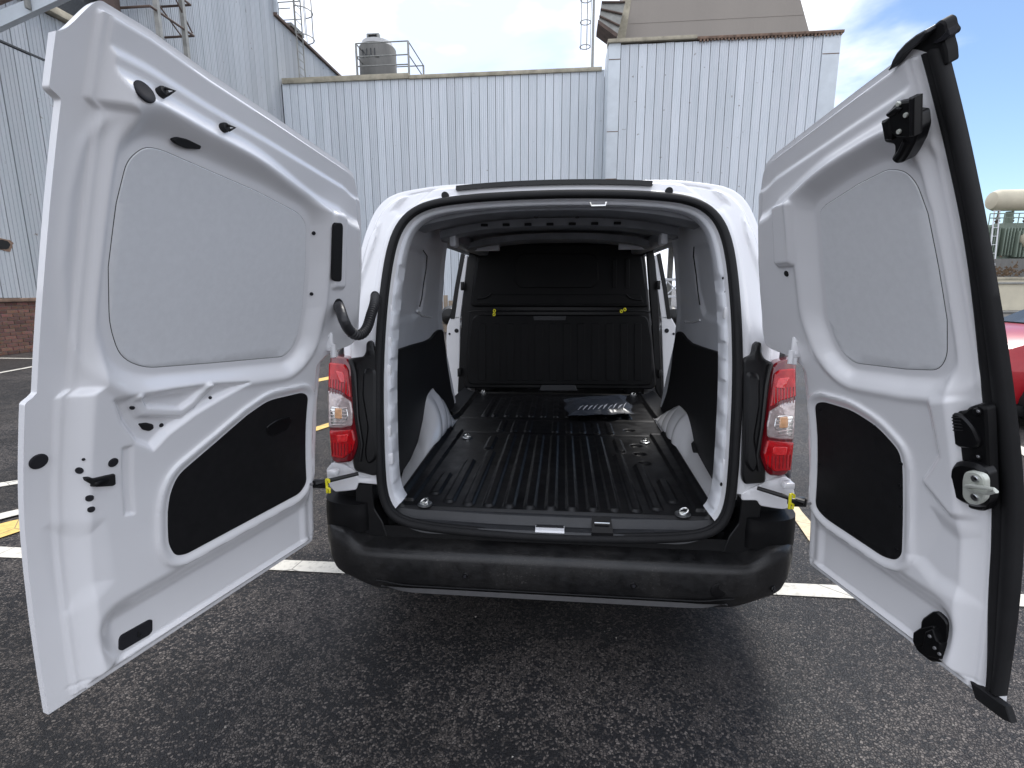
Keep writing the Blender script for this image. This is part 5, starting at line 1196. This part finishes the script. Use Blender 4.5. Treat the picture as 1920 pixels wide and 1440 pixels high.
p_, _ = on_door(door, 257, 1188); MB().tube([tuple(p_+np.array([.004, 0, .008])), tuple(p_+np.array([.006, -.002, -.006])), tuple(p_+np.array([.004, .010, -.008]))], .0022, 6).build('plate_clip', M['plastic_s'], lp)
hg_ = pxpatch('pull_recess', door, [(500, 800), (520, 787), (545, 781), (546, 792), (536, 808), (510, 818), (501, 814)], .004, M['plastic_s'], tb, .002, 2, -.01)
for (a_, b_) in ((300, 175), (417, 240)):
    p_, nr = on_door(door, a_, b_); 
    k = MB().disc(tuple(p_), tuple(nr), .0095, .012, 16).build('rubber_buffer', M['rubber'], door)
    MB().tube([tuple(p_+nr*.012+np.array([0, -.0, .004])+d*-.008*0), tuple(p_+nr*.020+np.array([.004, .010, 0])), tuple(p_+nr*.012+np.array([.0, .004, -.006]))], .0028, 6).build('buffer_loop', M['rubber'], k)
# left door hinge, bracket
def hinge(sd, q, dn):
    c = on_door(dn, *q)[0]+[0, -.012, 0]; mb = MB(); mb.box(tuple(c+[-.013, .0, -.032]), tuple(c+[.013, .014, .030]), .006)
    mb.lathe([(.008, -.02), (.008, .02)], (c[0]-sd*.012, c[1]+.006, c[2]-.03), 14)
    h = mb.build('hinge', M['paint'], van)
    for dz in (-.018, .018): MB().disc(tuple(c+[0, .0, dz]), (0, -1, 0), .0055, .004, 6).build('hinge_bolt', M['paint'], h)
    MB().box(tuple(c+[-.004-sd*.004, .004, -.054]), tuple(c+[.012-sd*.004, .03, -.030]), .004).build('hinge_arm', M['paint'], h)
hinge(-1, (619, 640), door)
for sd, q in ((-1, (622, 888)), (1, (1480, 912))):
    c = atY(*q, -.13); MB().box(tuple(c+[-.018, -.004, -.010]), tuple(c+[.018, .03, .012]), .006).build('hinge', M['paint'], van)
# check straps with yellow clips
for sd, a, b, yc, br_ in ((-1, (592, 907), (672, 888), (613, 911), (600, 908)), (1, (1508, 942), (1420, 915), (1481, 940), (1496, 942))):
    A_p = atY(*a, -.20); B_p = atY(*b, -.13); Mx = A_p*.7+B_p*.3
    st = MB().tube([A_p, Mx, B_p], [.010, .008, .007], 8, True).build('check_strap', M['plastic_s'], van)
    c = atY(*br_, -.19); MB().box(tuple(c+[-.026, -.006, -.014]), tuple(c+[.026, .02, .014]), .004).build('strap_bracket', M['plastic_s'], st)
    e_ = atY(*a, -.205); MB().disc(tuple(e_+[sd*.012, -.004, 0]), (0, -1, 0), .006, .006, 10).build('bracket_bolt', M['silver'], st)
    c = atY(*yc, -.23); mb = MB(); mb.box(tuple(c+[-.004, -.004, -.026]), tuple(c+[.004, .004, .026]), .002); mb.tube([tuple(c+[.002, -.002, .026]), tuple(c+[.010, -.002, .022]), tuple(c+[.010, -.002, .012])], .004, 6); mb.tube([tuple(c+[-.002, -.002, -.004]), tuple(c+[-.010*-1, -.002, -.010]), tuple(c+[.009, -.002, -.024])], .004, 6)
    mb.build('yellow_clip', M['yellow'], st)
# wiring bellows from body to the left door
_p0 = on_door(door, 634, 572)[0]; _y0 = _p0[1]-.01
path = [_p0, atY(637, 577, _y0-.025)]+[atY(*q, y_+(_y0+.02)*(1-k_/7)*.8) for k_, (q, y_) in enumerate((((644, 600), -.115), ((653, 618), -.12), ((666, 629), -.115), ((680, 627), -.105), ((690, 612), -.09), ((695, 592), -.075), ((702, 572), -.05), ((704, 556), .0)))]
path = resample(np.array(chaikin(path, 2, False)), 420); rr = [.0135+(.0042*math.sin(i*math.pi/5.5) if i > 130 else .003) for i in range(420)]
be = MB().tube([tuple(p) for p in path], rr, 14).build('wiring_bellows', M['plastic_b'], van, True, 80)
for q, y_, nn in (((633, 574), _p0[1]-.008, (.9, -.4, 0)), ((704, 558), .035, (0, -1, 0))):
    p_ = atY(*q, y_); MB().disc(tuple(p_), nn, .017, .012, 18, 0, .024).build('bellows_grommet', M['rubber'], be)
# right door --------------------------------------------------
door, fn, uv, w, tb, n, d, Hh = make_door(1)
n_side[door.name] = n
hinge(1, (1491, 650), door)
# thick rubber seal on the free edge with end caps
sv = np.linspace(.47, 1.755, 60)
def sealp(v, du, dt): return fn(w+du-.006*0, v, dt)
rings = []
prf = [(-.046, .006), (-.045, .019), (-.040, .0215), (-.030, .0215), (-.027, .0185), (-.023, .0185), (-.020, .0225), (-.010, .0235), (-.002, .0215), (.002, .014), (.003, -.004), (-.01, -.010)]
for v in sv:
    k = .55+.45*float(ss(v, .42, .75)); k2 = 1-.42*float(ss(v, 1.05, 1.50)); rings.append([sealp(v, a*k*k2, b) for a, b in prf])
vs, fs = ring_mesh(rings); mesh_obj('edge_seal', vs, fs+[tuple(range(len(prf)))[::-1], tuple(len(prf)*59+k for k in range(len(prf)))], M['rubber'], door, True, 60)
cap = [(1765, 36), (1775, 40), (1778, 55), (1784, 62), (1781, 70), (1772, 74), (1778, 95), (1780, 120), (1756, 128), (1730, 145), (1722, 118), (1700, 108), (1668, 134), (1690, 105), (1712, 82), (1742, 55)]
pxpatch('upper_seal_cap', door, cap, .016, M['rubber'], None, .003, 1, -.006)
pxpatch('seal_flap', door, [(1669, 132), (1680, 122), (1700, 98), (1725, 80), (1742, 60), (1738, 54), (1720, 64), (1700, 80), (1684, 98), (1676, 112)], .022, M['plastic_g'], None, .002, 1, .0)
pxpatch('seal_flap', door, [(1752, 78), (1768, 68), (1782, 52), (1786, 64), (1778, 72), (1760, 80)], .024, M['hole'], None, .001, 1, .01)
pxpatch('lower_seal_flap', door, [(1820, 1277), (1848, 1296), (1888, 1325), (1898, 1356), (1880, 1348), (1830, 1310)], .016, M['rubber'], None, .002, 0, -.0)
# upper latch
PU = door_plane(door, 1688, 262)
ul_ = pxpatch('upper_latch', door, [(1653, 228), (1668, 222), (1680, 215), (1700, 210), (1722, 213), (1725, 240), (1718, 265), (1705, 290), (1695, 304), (1680, 306), (1673, 296), (1679, 287), (1679, 270), (1660, 266)], .016, M['plastic_s'], None, .003, 1, -.010, PU)
pxpatch('latch_plate', door, [(1669, 216), (1672, 205), (1684, 191), (1708, 187), (1709, 181), (1720, 180), (1719, 253), (1706, 257), (1680, 255), (1673, 245)], .026, M['plastic'], ul_, .003, 0, .01, PU)
pxpatch('latch_web', door, [(1709, 181), (1720, 180), (1719, 253), (1710, 255)], .034, M['plastic_s'], ul_, .002, 0, .02, PU)
pxpatch('latch_hood', door, [(1664, 213), (1672, 205), (1684, 196), (1694, 202), (1684, 212), (1668, 219)], .031, M['plastic_s'], ul_, .003, 1, .02, PU)
pxpatch('latch_cover', door, [(1655, 226), (1669, 220), (1675, 250), (1674, 262), (1661, 262)], .028, M['plastic_s'], ul_, .004, 1, .01, PU)
for q in ((1700, 215), (1687, 246), (1686, 194)):
    MB().disc(tuple(on_plane(PU, *q, .026)), tuple(PU[1]), .0042, .004, 12).build('rivet', M['alu'], ul_)
MB().tube([tuple(on_plane(PU, *q, .014)) for q in ((1683, 298), (1693, 285), (1703, 264))], .009, 10).build('latch_lever', M['plastic_s'], ul_)
# centre handle plate and lock
PH = door_plane(door, 1815, 850)
hp_ = pxpatch('inner_handle', door, [(1771, 768), (1778, 765), (1808, 774), (1818, 762), (1840, 759), (1850, 766), (1852, 800), (1855, 870), (1858, 940), (1850, 958), (1835, 958), (1800, 948), (1775, 935), (1752, 905), (1754, 893), (1782, 868), (1779, 840), (1774, 800)], .010, M['plastic'], None, .004, 2, -.012, PH)
pxpatch('release_lever', door, [(1773, 770), (1806, 778), (1826, 800), (1840, 832), (1828, 842), (1795, 838), (1778, 815)], .018, M['plastic_s'], hp_, .004, 2, .005, PH)
for k in range(5): MB().tube([tuple(on_plane(PH, 1780+k*.5, 782+k*6, .018)), tuple(on_plane(PH, 1802+k*1.2, 784+k*6, .018))], .0018, 6).build('grip_rib', M['plastic_s'], hp_)
for q in ((1834, 771), (1824, 829), (1834, 856), (1843, 947), (1762, 902)):
    MB().disc(tuple(on_plane(PH, *q, .010)), tuple(PH[1]), .0075, .006, 16).build('fixing_boss', M['plastic_s'], hp_)
    MB().disc(tuple(on_plane(PH, *q, .016)), tuple(PH[1]), .0032, .0015, 8).build('fixing_screw', M['silver'], hp_)
pxpatch('lock_body', door, [(1782, 872), (1800, 864), (1835, 870), (1852, 885), (1856, 935), (1848, 952), (1820, 950), (1790, 935), (1780, 905)], .026, M['plastic_s'], hp_, .008, 2, .0, PH)
pxpatch('lock_block', door, [(1768, 900), (1787, 901), (1787, 917), (1768, 916)], .020, M['plastic_s'], hp_, .003, 1, .0, PH)
pxpatch('lock_plate', door, [(1812, 884), (1826, 881), (1842, 886), (1851, 898), (1851, 934), (1840, 946), (1820, 944), (1808, 930), (1808, 900)], .033, M['alu'], hp_, .003, 2, .02, PH)
MB().tube([tuple(on_plane(PH, 1812, 912, .033)), tuple(on_plane(PH, 1822, 911, .047)), tuple(on_plane(PH, 1864, 918, .047)), tuple(on_plane(PH, 1868, 921, .044)), tuple(on_plane(PH, 1850, 925, .044)), tuple(on_plane(PH, 1818, 918, .033))], .0042, 8).build('striker_loop', M['alu'], hp_)
for q in ((1829, 898), (1828, 932)):
    MB().disc(tuple(on_plane(PH, *q, .033)), tuple(PH[1]), .0082, .003, 18).build('torx_screw', M['metal'], hp_)
    MB().disc(tuple(on_plane(PH, *q, .036)), tuple(PH[1]), .0035, .0012, 6).build('screw_recess', M['holek'], hp_)
# lower latch
PL = door_plane(door, 1745, 1195)
ll = pxpatch('lower_latch', door, [(1727, 1168), (1730, 1160), (1750, 1146), (1758, 1147), (1772, 1160), (1778, 1170), (1778, 1215), (1771, 1220), (1770, 1242), (1745, 1240), (1722, 1222), (1712, 1205), (1714, 1188), (1727, 1178)], .012, M['plastic_s'], None, .003, 1, -.02, PL)
pxpatch('latch_cover', door, [(1714, 1186), (1726, 1178), (1752, 1172), (1756, 1180), (1748, 1200), (1722, 1212), (1713, 1203)], .024, M['plastic'], ll, .003, 1, .0, PL)
pxpatch('latch_plate', door, [(1738, 1184), (1752, 1178), (1760, 1200), (1768, 1206), (1768, 1236), (1744, 1231), (1732, 1214)], .032, M['plastic'], ll, .003, 1, .010, PL)
for q in ((1744, 1193), (1753, 1215), (1762, 1226)): MB().disc(tuple(on_plane(PL, *q, .032)), tuple(PL[1]), .0042, .003, 12).build('rivet', M['silver'], ll)
dplug(door, 1475, 513, .0085, M['holek'])
for q in ((1538, 768), (1575, 765), (1640, 800), (1690, 870), (1536, 870), (1690, 950), (1545, 960), (1600, 1000), (1682, 1030), (1688, 910)):
    dplug(tb, q[0], q[1], .0045, M['plastic_s'], .002, 1, 'trim_screw') if False else MB().disc(tuple(hit(*q, np.array(fn(.2, .8, .061+float(brake(uv(*q, .06)[1]))-float(brake(.8)))), n)), tuple(n), .0045, .003, 10).build('trim_clip', M['plastic_s'], tb)
# ================================================================ plastic document bag on the floor
bg = thing('document_bag', 'dark clear polythene bag of papers lying on the black load floor', 'bag', (.22, 1.45, .585))
c4 = [atZ(*q, .60) for q in ((1064, 776), (1190, 772), (1172, 738), (1058, 746))]
def bagf(u, v):
    p = (c4[0]*(1-u)+c4[1]*u)*(1-v)+(c4[3]*(1-u)+c4[2]*u)*v; e = min(u, 1-u, v, 1-v); h = .024*float(ss(e, 0, .14))+.0022*math.sin(u*31+v*9)*float(ss(e, 0, .1))*(1-v)+.001*math.sin(v*23-u*14)
    j = .012*math.sin(v*11)*(1 if u < .5 else -1)*(1-float(ss(e, 0, .2))); return (p[0]+j, p[1]+.010*math.sin(u*17)*(1-float(ss(e, 0, .2))), .588+h)
mb = MB(); mb.grid(bagf, 60, 40); mb.build('bag_film', M['bagm'], bg)
def wad(u, v):
    p = (c4[0]*(1-u)+c4[1]*u)*(1-v)+(c4[3]*(1-u)+c4[2]*u)*v; return p
mb = MB()
for k in range(10):
    u0 = .16+.075*k; a = wad(u0, .10); b = wad(u0+.10, .34+.05*math.sin(k*3)); mb.tube([(a[0], a[1], .612), ((a[0]+b[0])/2, (a[1]+b[1])/2, .617), (b[0], b[1], .612)], [.002, .0035+.0015*(k % 3), .001], 6, True, .5)
mb.build('crease_gleam', M['label'], bg)  # white strokes paint the gleam on the folded front of the film

# loose grit and small chips lying on the tarmac
gb = MB(); r2_ = random.Random(5)
for k in range(420):
    x, y = r2_.uniform(-3.2, 3.2), r2_.uniform(-1.6, 5.5); a = r2_.uniform(0, 6.28); q = r2_.uniform(.002, .0055)
    v = [(x+q*math.cos(a+t_)*r2_.uniform(.6, 1.2), y+q*math.sin(a+t_)*r2_.uniform(.6, 1.2), .001) for t_ in (0, 2.1, 4.2)]+[(x, y, .001+q*.8)]
    gb.add(v, [(0, 2, 1), (0, 1, 3), (1, 2, 3), (2, 0, 3)])
M['grit'] = mat('pale_stone_chip', (.33, .31, .28), .8, noise=.3, nscale=30)
o = gb.build('grit', M['grit'], smooth=False); o['kind'] = 'stuff'; tag(o, 'pale grit and stone chips scattered on the dark tarmac', 'grit')
